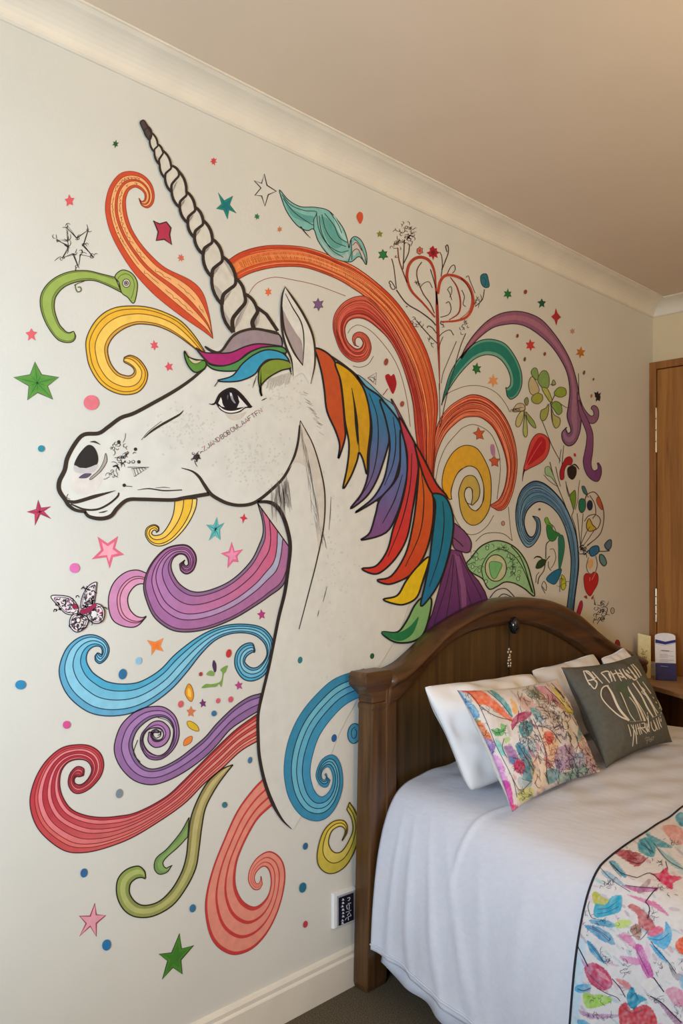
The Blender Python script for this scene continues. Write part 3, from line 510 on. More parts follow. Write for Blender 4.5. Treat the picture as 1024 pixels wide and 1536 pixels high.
# ------------------------------------------------------------------ stars, dots and flowers of the mural
def part(name, label, art): return art.build(name, M_, mural, label=label)
def stars(rows):
    for (x, y, r, k, c, lab, ed) in rows:
        a = Art(3); a.star(x, y, r, k, c, inner=.5 if k > 4 else .38, edge=ed, ew=.9, sx=.86, rot=-90+random.uniform(-15, 15)); part('star', lab, a)
stars([(173, 216, 6, 6, (44, 92, 44), 'tiny dark green star at the top', None), (104, 301, 9.5, 5, (214, 92, 98), 'small pink star, upper left', None),
 (320, 242, 6.5, 7, (206, 70, 74), 'tiny red star right of the horn tip', None), (385, 325, 5.5, 6, (56, 116, 82), 'tiny green star under the outline star', None), (419, 344, 5, 6, (190, 120, 72), 'tiny tan star above the orange arch', None),
 (271, 387, 6.5, 7, (206, 108, 84), 'tiny salmon star left of the horn', None), (402, 438, 7, 6, (226, 112, 66), 'small orange star under the arch', None), (477, 457, 10.5, 6, (122, 92, 136), 'purple star right of the ear', INK),
 (569, 351, 6, 5, (126, 134, 52), 'tiny olive star near the cornice', None), (574, 382, 9, 6, (42, 124, 62), 'green star left of the flower tree', INK), (47, 502, 10.5, 5, (220, 100, 106), 'pink star beside the green swirl', None),
 (231, 518, 8, 6, (220, 92, 104), 'pink star above the bridge of the nose', None), (253, 550, 8, 5, (216, 84, 98), 'pink star just above the forehead line', None), (365, 777, 8, 4, (206, 60, 70), 'red four-pointed star under the jaw', None),
 (392, 922, 8, 5, (172, 62, 122), 'magenta star by the neck line', None), (358, 1028, 7.5, 5, (176, 72, 132), 'magenta star under the blue wave', None), (304, 1055, 7, 5, (112, 52, 104), 'dark purple star among the seeds', None), (286, 1068, 9, 5, (204, 124, 84), 'rust star among the seeds', None),
 (714, 553, 8.5, 6, (34, 116, 52), 'green star under the teal arch', INK), (761, 441, 8.5, 6, (38, 112, 60), 'green star above the purple arch', None), (812, 455, 8, 5, (30, 84, 56), 'dark green star above the purple arch', None),
 (870, 529, 9, 6, (186, 112, 40), 'ochre star right of the purple arch', None), (858, 497, 5, 6, (186, 136, 110), 'faint tan star right of the purple arch', None), (795, 518, 9.5, 6, (198, 62, 60), 'red star inside the purple arch', None),
 (718, 651, 10.5, 5, (202, 92, 52), 'orange star over the yellow spiral', INK), (741, 692, 10, 5, (202, 92, 58), 'orange star with a mauve trail', INK), (739, 571, 10, 6, (220, 152, 96), 'pale orange star-shaped flower', None)])
def pstar(pts, c, lab, edge=None, ew=1, light=None, more=None):
    q = P(pts); a = Art(3); a.fill(q, c, smooth=False, edge=edge, ew=ew); ce = q.mean(0)
    if light is not None: a.fill(ce+(q-ce)*.62, light, smooth=False)
    if more: more(a, q, ce)
    part('star', lab, a)
def rays(col, w=1): 
    def f(a, q, ce):
        for p in q[::1]: a.line([ce, ce+(p-ce)*.86], (w, w, .3), col)
    return f
pstar('230,331 239,336 249,333 256,342 254,352 257,367 246,359 234,361 237,348', (176, 54, 78), 'crimson star with dark outline beside the horn', (66, 40, 42), 2.2)
pstar('327,289 336,301 349,294 344,307 354,320 343,315 341,329 335,315 324,313 332,306', (36, 132, 118), 'teal star right of the horn', (30, 100, 86), .8, (28, 112, 122))
pstar('52,543 62,562 88,566 71,579 79,599 56,589 41,600 43,579 20,566 45,562', (92, 146, 66), 'big green faceted star, far left', (74, 72, 52), 1.1, (80, 142, 58), rays((58, 106, 44), .9))
pstar('146,805 161,815 177,804 172,822 186,832 169,836 164,853 159,836 137,839 151,825', (218, 104, 128), 'large pink star under the chin', None, 1, (240, 164, 176))
pstar('57,750 61,762 76,760 65,767 76,778 60,771 52,788 52,771 40,768 54,764', (190, 62, 92), 'crimson faceted star, far left', (96, 44, 56), 1, None, rays((130, 40, 62), 1))
pstar('325,776 327,788 336,784 329,794 330,810 322,803 313,811 318,797 309,787 320,788', (104, 190, 188), 'turquoise faceted star under the jaw', (64, 132, 132), .8, None, rays((56, 140, 142), 1.2))
pstar('347,813 351,827 364,824 355,834 357,843 349,842 341,852 342,836 331,830 343,827', (226, 112, 150), 'pink star above the mauve wave', (206, 90, 128), .8, (238, 150, 182))
pstar('245,957 240,969 245,977 233,974 227,983 227,970 220,960 232,963', (228, 138, 72), 'orange four-pointed star over the blue wave', (200, 150, 120), .8, (236, 122, 48))
pstar('142,1355 144,1372 158,1373 144,1385 144,1404 135,1389 119,1404 129,1385 119,1374 135,1374', (226, 158, 172), 'pale pink star with crimson edge, bottom left', (160, 62, 88), 2.2)
pstar('269,1400 272,1423 290,1418 271,1440 273,1461 259,1451 243,1469 251,1441 238,1431 257,1429', (74, 132, 46), 'big green star near the skirting board', (32, 56, 28), 1.4, (62, 122, 40))
pstar('833,462 836,470 841,476 836,480 834,489 831,480 826,475 831,471', (172, 46, 48), 'dark red four-petalled star near the cornice', None)
a = Art(3); q = P('396,261 400,278 414,287 402,292 397,309 392,294 382,293 391,282 381,271 392,275'); a.line(q, 1.7, INK, smooth=False, closed=True); part('star', 'black outline star below the cornice', a)
a = Art(3); q = P('100,340 115,357 131,345 125,369 141,386 120,381 117,402 110,381 94,387 102,370 84,359 102,361')
for k in range(3): a.line(q+np.random.uniform(-1.6, 1.6, q.shape), 1.1, INK, smooth=False, closed=True)
for p in q: a.scrib(p[0], p[1], 2.5, 2.5, 3, int(p[0]), lw=1)
part('star', 'sketchy black six-pointed outline star', a)
def dots(rows):
    for (x, y, rx, ry, c, lab) in rows:
        a = Art(20); a.dot(x, y, rx, ry, c, rot=12 if ry > rx else 0); part('dot', lab, a)
BLU, TEA = (52, 122, 168), (40, 116, 134)
dots([(136, 604, 11.5, 11.2, (222, 118, 128), 'large pink dot above the muzzle'), (61, 673, 5, 5, (48, 134, 150), 'small teal dot left of the nose'), (111, 852, 7.6, 7.4, (216, 112, 172), 'pink dot above the butterfly'), (207, 991, 4.6, 5.6, (142, 190, 216), 'pale blue dot'),
 (183, 1011, 6, 8, (48, 108, 150), 'deep blue dot inside the blue wave'), (30, 1027, 8, 7, (52, 132, 172), 'blue dot at the far left edge'), (99, 1087, 5.8, 6, (208, 82, 142), 'magenta dot under the blue wave'), (449, 990, 3.6, 5.2, (48, 124, 130), 'small teal dot on the white neck'),
 (557, 984, 3.2, 4.4, (40, 96, 46), 'small green dot above the bed post'), (178, 1190, 5.2, 7, (122, 136, 142), 'grey dot inside the crimson swirl'), (125, 1309, 5.2, 6.8, (52, 102, 152), 'blue dot under the crimson swirl'), (374, 1140, 3.2, 5, (72, 112, 150), 'small blue dot left of the neck end'),
 (336, 1207, 4, 4.6, (64, 116, 130), 'small teal dot right of the vine'), (288, 1362, 4.6, 6.2, (58, 112, 154), 'blue dot left of the salmon swirl'), (159, 1417, 6.6, 8.4, (44, 116, 168), 'blue dot beside the pale pink star'), (457, 1269, 3.6, 5.4, (52, 98, 134), 'small blue dot right of the salmon swirl'),
 (453, 1331, 5.2, 7.8, (34, 106, 132), 'teal dot right of the salmon swirl'), (457, 1386, 3.4, 5.4, (178, 62, 72), 'small red dot left of the wall panel'), (500, 1107, 4, 6, (46, 92, 146), 'blue dot inside the striped blue swirl'), (320, 1070, 4, 4.4, (62, 112, 150), 'small blue dot among the seeds'),
 (326, 1051, 3.2, 4, (206, 96, 112), 'small pink dot among the seeds'), (345, 1049, 3.6, 4.6, (202, 88, 106), 'small rose dot right of the seeds'), (270, 1056, 4, 5.2, (204, 92, 100), 'rose dot left of the seeds'), (300, 1011, 2.6, 3.2, (170, 60, 66), 'tiny red dot above the seeds'), (342, 980, 4, 6.4, (190, 56, 56), 'red oval dot above the sprig'),
 (787, 438, 2.4, 3.4, (140, 66, 44), 'tiny brown dot above the purple arch'), (775, 504, 1.8, 3, (128, 72, 44), 'tiny brown dot inside the purple arch'), (816, 531, 1.8, 2.8, (140, 66, 44), 'tiny rust dot inside the purple arch'), (786, 539, 1.6, 3.4, (110, 76, 50), 'tiny brown dash over the plant'), (875, 559, 1.6, 3.4, (128, 80, 50), 'tiny brown dash by the far corner'),
 (889, 569, 1.4, 2.2, (130, 96, 66), 'tiny tan dot by the far corner'), (886, 594, 1.4, 2.8, (180, 100, 50), 'tiny orange dot by the black beetle'), (578, 543, 3, 5.4, (150, 72, 56), 'brown oval above the red heart'), (602, 606, 3, 4.4, (160, 78, 66), 'brown drop under the red heart'), (808, 764, 1.8, 1.8, (110, 76, 60), 'tiny dot inside the blue crook'), (609, 460, 1, 1, INK, 'tiny ink dot by the flower tree')])
a = Art(3); a.fill(P('534,324 538,318 543,320 544,328 540,336 536,331'), (206, 84, 52)); part('drop', 'red drop near the cornice', a)
# seeds and sprig
def blob(name, lab, pts, c, edge=None, extra=None, ew=1):
    a = Art(3); a.fill(P(pts), c, edge=edge, ew=ew)
    if extra: extra(a)
    part(name, lab, a)
blob('seed', 'orange almond-shaped seed', '282,1026 287,1030 290,1042 287,1052 281,1048 277,1038', (218, 150, 44), (140, 86, 30), lambda a: a.fill(P('282,1032 286,1037 286,1046 281,1042'), (240, 190, 80)))
blob('seed', 'yellow bean', '280,1083 286,1082 295,1088 298,1096 292,1096 283,1091', (214, 178, 46), (130, 98, 30))
blob('seed', 'orange leaf-shaped seed', '287,1104 287,1112 281,1117 275,1118 277,1109', (222, 132, 62), (170, 92, 46))
a = Art(3); a.fill(P('320,990 324,996 324,1006 321,1008 318,998'), (74, 52, 82)); a.fill(P('309,1012 314,1006 321,1008 320,1014'), (136, 166, 92)); a.fill(P('330,1004 341,998 338,1008 335,1012 332,1030 328,1026 324,1030 314,1031 302,1032 308,1026 318,1026 330,1022 333,1010'), (122, 158, 78)); part('sprig', 'green sprig with a purple bud', a)
# butterfly
def wing(a, pts, tint, seed):
    q = P(pts); a.fill(q, (224, 214, 214), edge=(62, 46, 54), ew=1.6); c = q.mean(0); r = (q.max(0)-q.min(0))*.3
    a.scrib(c[0], c[1], r[0]*1.25, r[1]*1.25, 34, seed, (58, 42, 52), 1.7, 4); a.line(c+(q-c)*.8, 1, (66, 50, 60), closed=True)
    rr = random.Random(seed)
    for i in range(12): p = c+(q[rr.randrange(len(q))]-c)*rr.uniform(.3, .8); a.dot(p[0], p[1], rr.uniform(.9, 2.2), c=tint if i % 4 == 0 else (74, 58, 68), n=8)
a = Art(3)
wing(a, '76,895 88,893 105,896 115,907 117,918 110,922 98,920 88,910', (160, 80, 130), 1); wing(a, '143,873 144,880 142,895 139,908 128,910 121,912 122,897 131,880', (90, 70, 90), 2)
wing(a, '110,921 122,922 131,928 127,941 114,948 104,940 104,928', (90, 70, 90), 3); wing(a, '139,906 150,908 155,918 152,931 142,935 132,930 129,918', (160, 40, 80), 4)
a.fill(P('119,914 128,912 140,905 142,909 132,918 124,921 118,919'), (150, 42, 78)); a.fill(P('107,906 113,908 114,913 108,912'), (150, 36, 70)); a.dot(139, 921, 4, 5, (232, 226, 222)); a.dot(115, 930, 3, 3.4, (226, 218, 216), edge=(62, 46, 54)); part('butterfly', 'black and white lacy butterfly with crimson body', a)
# the red flower tree
a = Art(5); ST = (152, 58, 42); DK = (74, 48, 40)
a.line(P('654,437 655,460 656,490 657,520 658,545 659,585'), (2.2, 4.4, 4.8, 4, 2.6, .8), ST)
a.line(P('652,476 634,455 617,437 610,418 612,400 620,389 632,386 644,392 651,408 653,429 655,457'), (2.4, 3.2, 4.2, 4.4, 4.8, 4.2, 3, 2.4), (170, 66, 44)); a.line(P('656,441 660,422 669,413 685,415 699,424 707,439 709,457 701,474 685,481 661,483'), (4, 4.4, 4.2, 4, 4, 4, 3.6, 2.4), (184, 70, 48)); a.line(P('675,416 685,431 690,453 687,470 673,480'), (1.4, 2.4, 2.4, 1.4), ST)
a.line(P('690,416 700,428 707,445 703,466 690,478'), 1.2, (196, 96, 62))
for q, w, c in (('594,435 609,455 630,468 646,480 653,488', 1.8, DK), ('587,388 590,400 592,415 594,433', 1.3, DK), ('596,372 598,390 604,408 610,424', 1.8, (130, 60, 44)), ('604,404 605,385 606,360', 1.5, DK), ('605,395 612,380 614,366', 1.4, DK), ('632,393 625,405 626,420 634,440 645,456 651,470', 1.6, (110, 60, 46)), ('645,404 650,420 653,432', 1.4, DK), ('629,432 635,425 643,423 648,432', 1, DK),
 ('624,481 636,495 648,508 655,515', 1.4, DK), ('640,492 642,489 648,492 654,500', 1.3, DK), ('658,505 664,499 674,495 680,503', 1.1, DK), ('657,525 660,514 664,505', 1, DK), ('660,476 672,472 676,463 673,453 668,455', 1.2, DK), ('677,450 674,440 671,434 676,430 677,438 674,446', 1, DK), ('692,435 696,445 694,456 698,460', 1.1, DK), ('661,415 663,400 662,385 659,378', 1.2, DK), ('662,405 668,390 672,378 671,368 668,370 670,378', 1.5, DK), ('670,411 676,400 681,398 682,405 678,410', 1.2, DK),
 ('712,460 720,453 724,446 726,434', 1.2, DK), ('698,416 702,414 704,420 708,430 712,440', 1, DK), ('660,640 668,600 680,555 690,520 698,500', 1.2, DK), ('661,575 664,560 672,540 684,512', .9, DK), ('658,575 659,610 659,642', 1, DK)): a.line(P(q), w, c)
for x, y, r, s in ((594, 366, 5, 1), (602, 355, 9, 2), (611, 346, 8, 3), (616, 356, 6, 4), (609, 352, 10, 5)): a.scrib(x, y, r, r*1.2, 12, s, (100, 52, 50), 1, 4)
for x, y, s in ((622, 483, 3), (628, 488, 4), (645, 512, 3), (700, 490, 5), (693, 494, 4), (623, 425, 3), (664, 486, 2), (715, 452, 4), (720, 452, 3)): a.scrib(x, y, s, s, 5, int(x), DK, .9, 4)
a.line(P('586,428 583,424 586,422 592,432 588,434 584,428'), 1.3, DK); a.line(P('594,383 592,386 596,386'), 1, DK)
part('flower_tree', 'red-stemmed heart-shaped flower tree', a)
def flower(lab, x, y, r, k, c, edge=None, name='flower'):
    a = Art(6); a.star(x, y, r, k, c, inner=.72, edge=edge, ew=.9, sx=.85, jit=.2); a.dot(x, y, r*.35, c=tuple(v*.75 for v in c)); part(name, lab, a)
flower('dark red flower on top of the flower tree', 649, 379, 10, 8, (168, 34, 46)); flower('salmon flower on top of the flower tree', 629, 376, 6.5, 6, (216, 112, 88), INK)
blob('flower', 'teal blossom right of the flower tree', '721,413 729,411 732,420 733,430 726,431 721,424', (42, 114, 132), INK, lambda a: a.line(P('724,416 728,420 727,428'), 1, (30, 80, 100)))
a = Art(4); a.fill(P('577,565 582,561 586,564 590,561 593,568 594,578 589,591 583,581'), (164, 30, 40)); a.line(P('581,583 576,590 570,597'), 1.1, (130, 50, 46)); part('heart', 'dark red heart with a thread, near the red curl', a)
a = Art(4); a.line(P('551,567 564,559 563,577 551,567 558,566 563,570'), .9, (90, 76, 76), smooth=False); a.line(P('554,568 560,573 561,564'), .8, (90, 76, 76)); a.line(P('538,567 548,568'), .7, (90, 80, 80)); part('triangle_doodle', 'small ink triangle', a)
a = Art(6); a.fill(P('735,668 740,667 742,676 741,686 736,680'), (176, 128, 160)); part('petal', 'mauve petal above the orange star', a)
a = Art(4); a.fill(P('785,706 788,690 795,664 805,651 817,653 824,664 821,681 812,693 795,702'), (202, 74, 66), edge=(100, 34, 34), ew=1.1); a.fill(P('789,698 798,672 808,656 817,660 817,676 806,688'), (180, 30, 44)); a.line(P('787,703 800,680 812,662'), 1, (214, 96, 88)); a.line(P('786,704 784,712 783,722'), (3, 1.6, .6), (60, 30, 30)); part('drop', 'large red teardrop, right', a)
# leafy plants right
a = Art(5); LG = (142, 160, 84); BR = (84, 72, 48)
def leaf(pts, c, ew=1.0, ed=BR): a.fill(P(pts), c, edge=ed, ew=ew)
leaf('796,558 800,552 805,554 807,566 804,570 798,564', (124, 158, 92)); leaf('806,568 812,557 819,557 823,566 822,580 815,583 808,576', (128, 160, 92)); leaf('792,575 797,565 803,572 808,585 803,592 795,590', (190, 178, 136)); leaf('797,596 804,590 812,592 813,600 806,606 798,603', (158, 162, 68)); leaf('812,583 820,583 826,596 827,604 822,600', (172, 176, 84)); leaf('831,588 838,581 847,583 848,592 840,596 832,593', (142, 164, 62)); leaf('822,606 818,612 811,616 810,628 815,631 820,624 822,614', (158, 164, 84)); leaf('826,608 832,602 840,606 842,618 836,622 830,614', (124, 160, 72)); leaf('826,612 830,622 839,628 838,638 832,642 827,630', (174, 172, 102)); leaf('827,578 829,570 832,574 832,577', (158, 170, 110))
a.line(P('824,606 826,603 831,593'), 1.2, BR); a.line(P('825,605 827,620 828,634'), 1, BR); a.line(P('840,606 848,611 854,611'), .8, BR); a.line(P('824,577 832,577'), .9, BR); part('plant', 'green leafy plant under the purple arch', a)
a = Art(5); leaf('786,600 790,596 792,602 790,608 787,606', (132, 142, 92)); leaf('768,616 775,606 784,606 787,614 780,617 772,618', (196, 180, 150)); leaf('774,628 780,618 785,618 783,630 778,640 773,638', (188, 182, 124)); leaf('788,618 792,622 800,632 803,642 796,638 790,628', (140, 164, 84)); leaf('784,640 787,622 790,640 790,652 787,656 784,650', (166, 180, 106)); a.scrib(774, 616, 5, 3, 8, 4, BR, .9); a.line(P('787,608 786,620 786,628'), 1, BR); part('plant', 'smaller sketchy leaf plant left of the green one', a)
# right edge flora
a = Art(5); V = (78, 70, 54)
for q, w in (('812,630 818,645 828,670 840,692', 1), ('840,692 846,702 852,712', 0), ('842,700 845,668', .9), ('838,695 841,674', .8), ('824,693 830,715 838,735 848,760', 1.2), ('833,700 836,715 840,730', 1), ('815,712 824,722 836,730', .9), ('848,724 852,738 856,748', 1), ('862,752 859,768 857,775 862,790 866,815', 1.1), ('869,720 867,735 866,750 862,765', .8), ('865,770 868,800 870,820', 1), ('864,800 866,822 868,830', 1), ('874,770 872,795 870,822', .9)):
    if w: a.line(P(q), w, V)
a.fill(P('817,702 823,700 828,710 834,726 826,716 818,712'), (152, 190, 142), edge=V, ew=.8); a.fill(P('854,744 858,738 862,736 863,750 860,764 857,756'), (112, 152, 46), edge=V, ew=.9); a.line(P('848,722 850,736 853,745'), 1, V); part('plant', 'thin green stems beside the blue crook', a)
a = Art(5); a.fill(P('845,692 848,687 854,685 858,690 856,697 850,698 846,706 845,718 840,719 839,708 842,698'), (166, 34, 44), edge=(90, 28, 30), ew=.8); a.fill(P('860,680 863,681 863,685 860,684'), (176, 56, 50)); part('berry', 'red double berry', a)
a = Art(5); a.fill(P('851,703 857,699 863,702 863,712 858,719 852,714'), (46, 34, 26), edge=INK); a.line(P('855,699 862,697 868,704'), (1, 2.4, 1.4), (70, 44, 30)); part('berry', 'black berry beside the red one', a)
a = Art(5); OL = (112, 74, 54)
a.line(P('876,752 880,742 890,738 898,746 904,762 905,780 901,798 893,808 880,818'), 1.4, OL); a.line(P('884,743 891,755 893,770 888,778'), 1.2, OL); a.line(P('876,782 882,774 893,772 900,780 896,792 886,797'), 1.3, OL)
a.fill(P('868,752 872,748 877,751 877,763 872,769 868,764'), (36, 122, 94), edge=V); a.dot(884, 758, 4, 7.4, (38, 44, 74), edge=INK); a.fill(P('895,746 899,748 903,764 899,762 894,752'), (196, 94, 62), edge=OL, ew=.8); a.fill(P('879,786 883,778 888,787 893,793 885,797 880,794'), (192, 176, 60), edge=OL); a.fill(P('872,730 876,730 880,740 878,742 874,738'), (70, 112, 122), edge=INK, ew=.8); a.line(P('878,741 882,746'), 1, V)
for q in ('868,822 878,800 884,790', '870,824 882,808 890,796', '872,826 888,812'): a.line(P(q), .9, V)
part('plant', 'curly plant with coloured drops, far right', a)
a = Art(5); a.scrib(875, 824, 5, 6, 14, 9, (50, 56, 56), 1.2); a.line(P('868,831 878,830 886,822'), 1.2, (40, 60, 80)); a.fill(P('883,826 888,820 896,819 898,826 893,832 886,834'), (52, 112, 160), edge=(36, 60, 90)); a.line(P('897,827 906,827 914,826'), 1.3, (34, 52, 70)); a.fill(P('906,818 911,811 916,810 916,820 911,825'), (92, 116, 136), edge=(40, 60, 80)); a.fill(P('899,832 905,834 909,844 905,849 899,842'), (102, 142, 146), edge=(40, 60, 70)); a.line(P('882,836 879,850 883,860 892,858 895,846 893,834'), 1, (120, 90, 70)); a.fill(P('882,841 888,839 888,850 882,852'), (222, 176, 116)); part('flower', 'blue orchid-like flower above the heart', a)
a = Art(5); a.fill(P('875,866 879,860 885,862 890,858 896,862 896,874 890,886 884,894 877,884'), (186, 40, 42), edge=(120, 30, 30), ew=.9); a.line(P('884,866 884,872'), .8, (222, 150, 140)); a.line(P('887,870 893,858'), 1, (214, 130, 120)); a.fill(P('875,895 879,893 880,898 877,897'), (160, 60, 40)); a.fill(P('886,897 890,892 888,899'), (170, 60, 44)); part('heart', 'bright red heart, far right', a)
a = Art(5); a.fill(P('861,932 868,906 872,901 873,910 868,926 864,936'), (176, 36, 76), edge=(100, 40, 60), ew=.8); part('petal', 'crimson petal beside the crook stem', a)
a = Art(5); a.scrib(900, 918, 8, 12, 34, 21, (64, 56, 52), 1, 5); a.line(P('895,936 899,930 905,928'), 1, (64, 56, 52)); part('scribble', 'black scribbled flower doodle', a)
a = Art(5); a.dot(918, 916, 2.8, 4.6, (196, 176, 150), edge=(90, 80, 70), ew=.9); part('ring', 'tiny ink ring, far right', a)
a = Art(5); a.fill(P('921,968 924,960 928,962 929,970 926,975 922,974'), (168, 52, 60), edge=(90, 40, 40), ew=.9); part('petal', 'small red curl behind the pillows', a)
a = Art(5); a.star(896, 594, 8, 7, (40, 30, 34), inner=.6, sx=.75, jit=.3); part('beetle', 'small black beetle shape', a)
# green and blue flora inside the crook
a = Art(5); a.fill(P('816,780 820,776 824,784 828,790 826,796 822,792'), (112, 176, 60), edge=V, ew=.8); a.fill(P('819,790 824,788 830,796 838,800 842,806 836,804 832,810 826,812 821,806'), (48, 128, 66), edge=(40, 70, 40), ew=.8); a.fill(P('837,806 843,803 846,815 845,830 841,848 838,856 837,840 837,822'), (44, 120, 96), edge=(50, 90, 76), ew=.8); a.line(P('824,811 819,816 818,826 818,838'), 1.3, V); a.line(P('822,784 830,790 834,800'), .9, V); part('plant', 'green twisting plant inside the blue crook', a)
a = Art(5); a.fill(P('803,852 806,843 812,839 818,840 817,846 810,852'), (40, 70, 36), edge=INK, ew=.8); a.line(P('800,838 804,835 810,836 814,840'), (1, 2.4, 1.2), (50, 40, 30)); a.line(P('824,834 818,842 815,856 808,866 806,876'), 1.4, V); a.line(P('822,842 822,850 826,856'), 1, V); a.line(P('824,824 830,824 833,836 830,846 826,852'), 1, (120, 90, 66)); a.line(P('808,858 804,864 803,874'), 1, V); a.line(P('813,880 818,886 819,878 815,872 812,880 817,890'), 1, V); part('sprig', 'dark leafy sprig inside the blue crook', a)
a = Art(5); a.fill(P('819,868 828,858 841,853 839,864 832,876 824,874'), (34, 112, 150), edge=(40, 60, 74), ew=1); part('petal', 'blue triangular petal', a)
a = Art(5); a.fill(P('842,862 847,868 848,878 845,885 841,882 841,872'), (186, 192, 54), edge=(90, 100, 40), ew=1); a.line(P('839,868 839,888'), .9, V); a.scrib(844, 876, 2, 4, 5, 3, (90, 100, 40), .8); part('petal', 'yellow-green petal', a)
# ------------------------------------------------------------------ the room
WALLM = flat('cream_wall_paint', (209, 207, 197), rough=0.85, noise=0.012, scale=3, bump=0.05, bscale=120, spec=0.2)
FARM = flat('cream_far_wall_paint', (214, 198, 164), rough=0.85, noise=0.012, scale=3, bump=0.05, bscale=120, spec=0.2)
CEILM = flat('ceiling_paint', (216, 199, 178), rough=0.9, noise=0.012, scale=2, spec=0.1)
TRIMM = flat('ivory_gloss_trim', (222, 214, 198), rough=0.4, noise=0.02, scale=8, spec=0.4)
CARPET = flat('brown_carpet', (104, 94, 78), rough=1.0, noise=0.25, scale=260, bump=0.8, bscale=420, spec=0.0, c2=(72, 64, 52))
YF, XR, YB, ZC = 4.33, 4.0, -1.0, 2.757
def stru(name, mb, mat, **kw):
    o = mb.build(name, mat, **kw); o['kind'] = 'structure'; return o
stru('floor', MB().box((-0.1, YB-.1, -0.1), (XR+.1, YF+.1, 0)), CARPET)
stru('ceiling', MB().box((-0.1, YB-.1, ZC), (XR+.1, YF+.1, ZC+.1)), CEILM)
stru('wall_left', MB().box((-0.1, YB, 0), (0, YF, ZC)), WALLM)
stru('wall_far', MB().box((-0.1, YF, 0), (XR+.1, YF+.1, ZC)), FARM)
stru('wall_right', MB().box((XR, YB, 0), (XR+.1, YF, ZC)), FARM)
wb = MB(); W0, W1, Z0, Z1 = 0.7, 2.3, 1.1, 2.2
wb.box((0, YB-.1, 0), (W0, YB, ZC)); wb.box((W1, YB-.1, 0), (XR, YB, ZC)); wb.box((W0, YB-.1, 0), (W1, YB, Z0)); wb.box((W0, YB-.1, Z1), (W1, YB, ZC))
stru('wall_back', wb, FARM)
wf = MB()
for a_, b_ in (((W0, YB-.08, Z0), (W0+.05, YB-.03, Z1)), ((W1-.05, YB-.08, Z0), (W1, YB-.03, Z1)), ((W0+.05, YB-.08, Z0), (W1-.05, YB-.03, Z0+.05)), ((W0+.05, YB-.08, Z1-.05), (W1-.05, YB-.03, Z1)), ((1.48, YB-.08, Z0+.05), (1.52, YB-.03, Z1-.05))): wf.box(a_, b_)
stru('window_1', wf, TRIMM)
# cornice: a coved moulding, mitred into the corner
prof = [(0, 2.686), (0.006, 2.686), (0.012, 2.690)] + [(0.012+.082*(1-math.cos(t)), 2.690+.058*math.sin(t)) for t in np.linspace(.15, math.pi/2-.1, 8)] + [(0.098, 2.752), (0.104, 2.752), (0.104, ZC), (0, ZC)]
c = MB(); c.loft([[(d, y(d), z) for d, z in prof] for y in (lambda d: YB, lambda d: YF-d)]); stru('trim_1', c, TRIMM, smooth=False)
c = MB(); c.loft([[(x(d), YF-d, z) for d, z in prof] for x in (lambda d: d, lambda d: XR)]); stru('trim_2', c, TRIMM)
# skirting board
sk = [(0, 0), (0.018, 0), (0.018, 0.098), (0.016, 0.102), (0.013, 0.106), (0.013, 0.118), (0.009, 0.126), (0, 0.128)]
c = MB(); c.loft([[(d, y, z) for d, z in sk] for y in (YB, YF)]); stru('baseboard_left', c, TRIMM)
c = MB(); c.loft([[(x, YF-d, z) for d, z in sk] for x in (0.96, XR)]); stru('baseboard_far', c, TRIMM)

# ------------------------------------------------------------------ oak wardrobe front on the far wall
OAK = wood('honey_oak', (132, 84, 36), (172, 118, 58), 'z', rough=.42); OAKD = wood('honey_oak_frame', (124, 76, 32), (160, 106, 52), 'z', rough=.42)
WY = 4.286
ward = empty('wardrobe', (0.5, 4.31, 0), label='tall honey-oak fitted wardrobe in the far corner behind the bed', cat='wardrobe')
c = MB(); c.box((0.001, WY, 0), (.037, YF-.001, 2.44)); c.box((.037, WY, 2.402), (.96, YF-.001, 2.44)); c.box((.922, WY, 0), (.96, YF-.001, 2.402)); c.build('frame', OAKD, ward, bevel=.002)
dr = MB().box((.041, WY+.006, .01), (.918, YF-.004, 2.398)).build('door', OAK, ward, bevel=.002)
STEEL = flat('bright_steel', (226, 214, 190), rough=.25, metal=1.0, noise=.02)
for z0, z1 in ((1.96, 2.2), (1.07, 1.25)):
    h = MB(); n = 4; dz = (z1-z0)/n
    for i in range(n): h.tube([(.039, WY-.002, z0+dz*i+.003), (.039, WY-.002, z0+dz*(i+1)-.003)], .0045)
    h.box((.036, WY+.002, z0+.01), (.043, WY+.007, z1-.01)); h.build('hinge', STEEL, dr, label='bright steel hinge')
c = MB(); c.tube([(.86, WY-.012, 1.02), (.86, WY-.03, 1.03), (.86, WY-.03, 1.17), (.86, WY-.012, 1.18)], .006); c.tube([(.86, WY-.014, 1.02), (.86, WY+.008, 1.02)], .006); c.tube([(.86, WY-.014, 1.18), (.86, WY+.008, 1.18)], .006); c.build('handle', STEEL, dr)

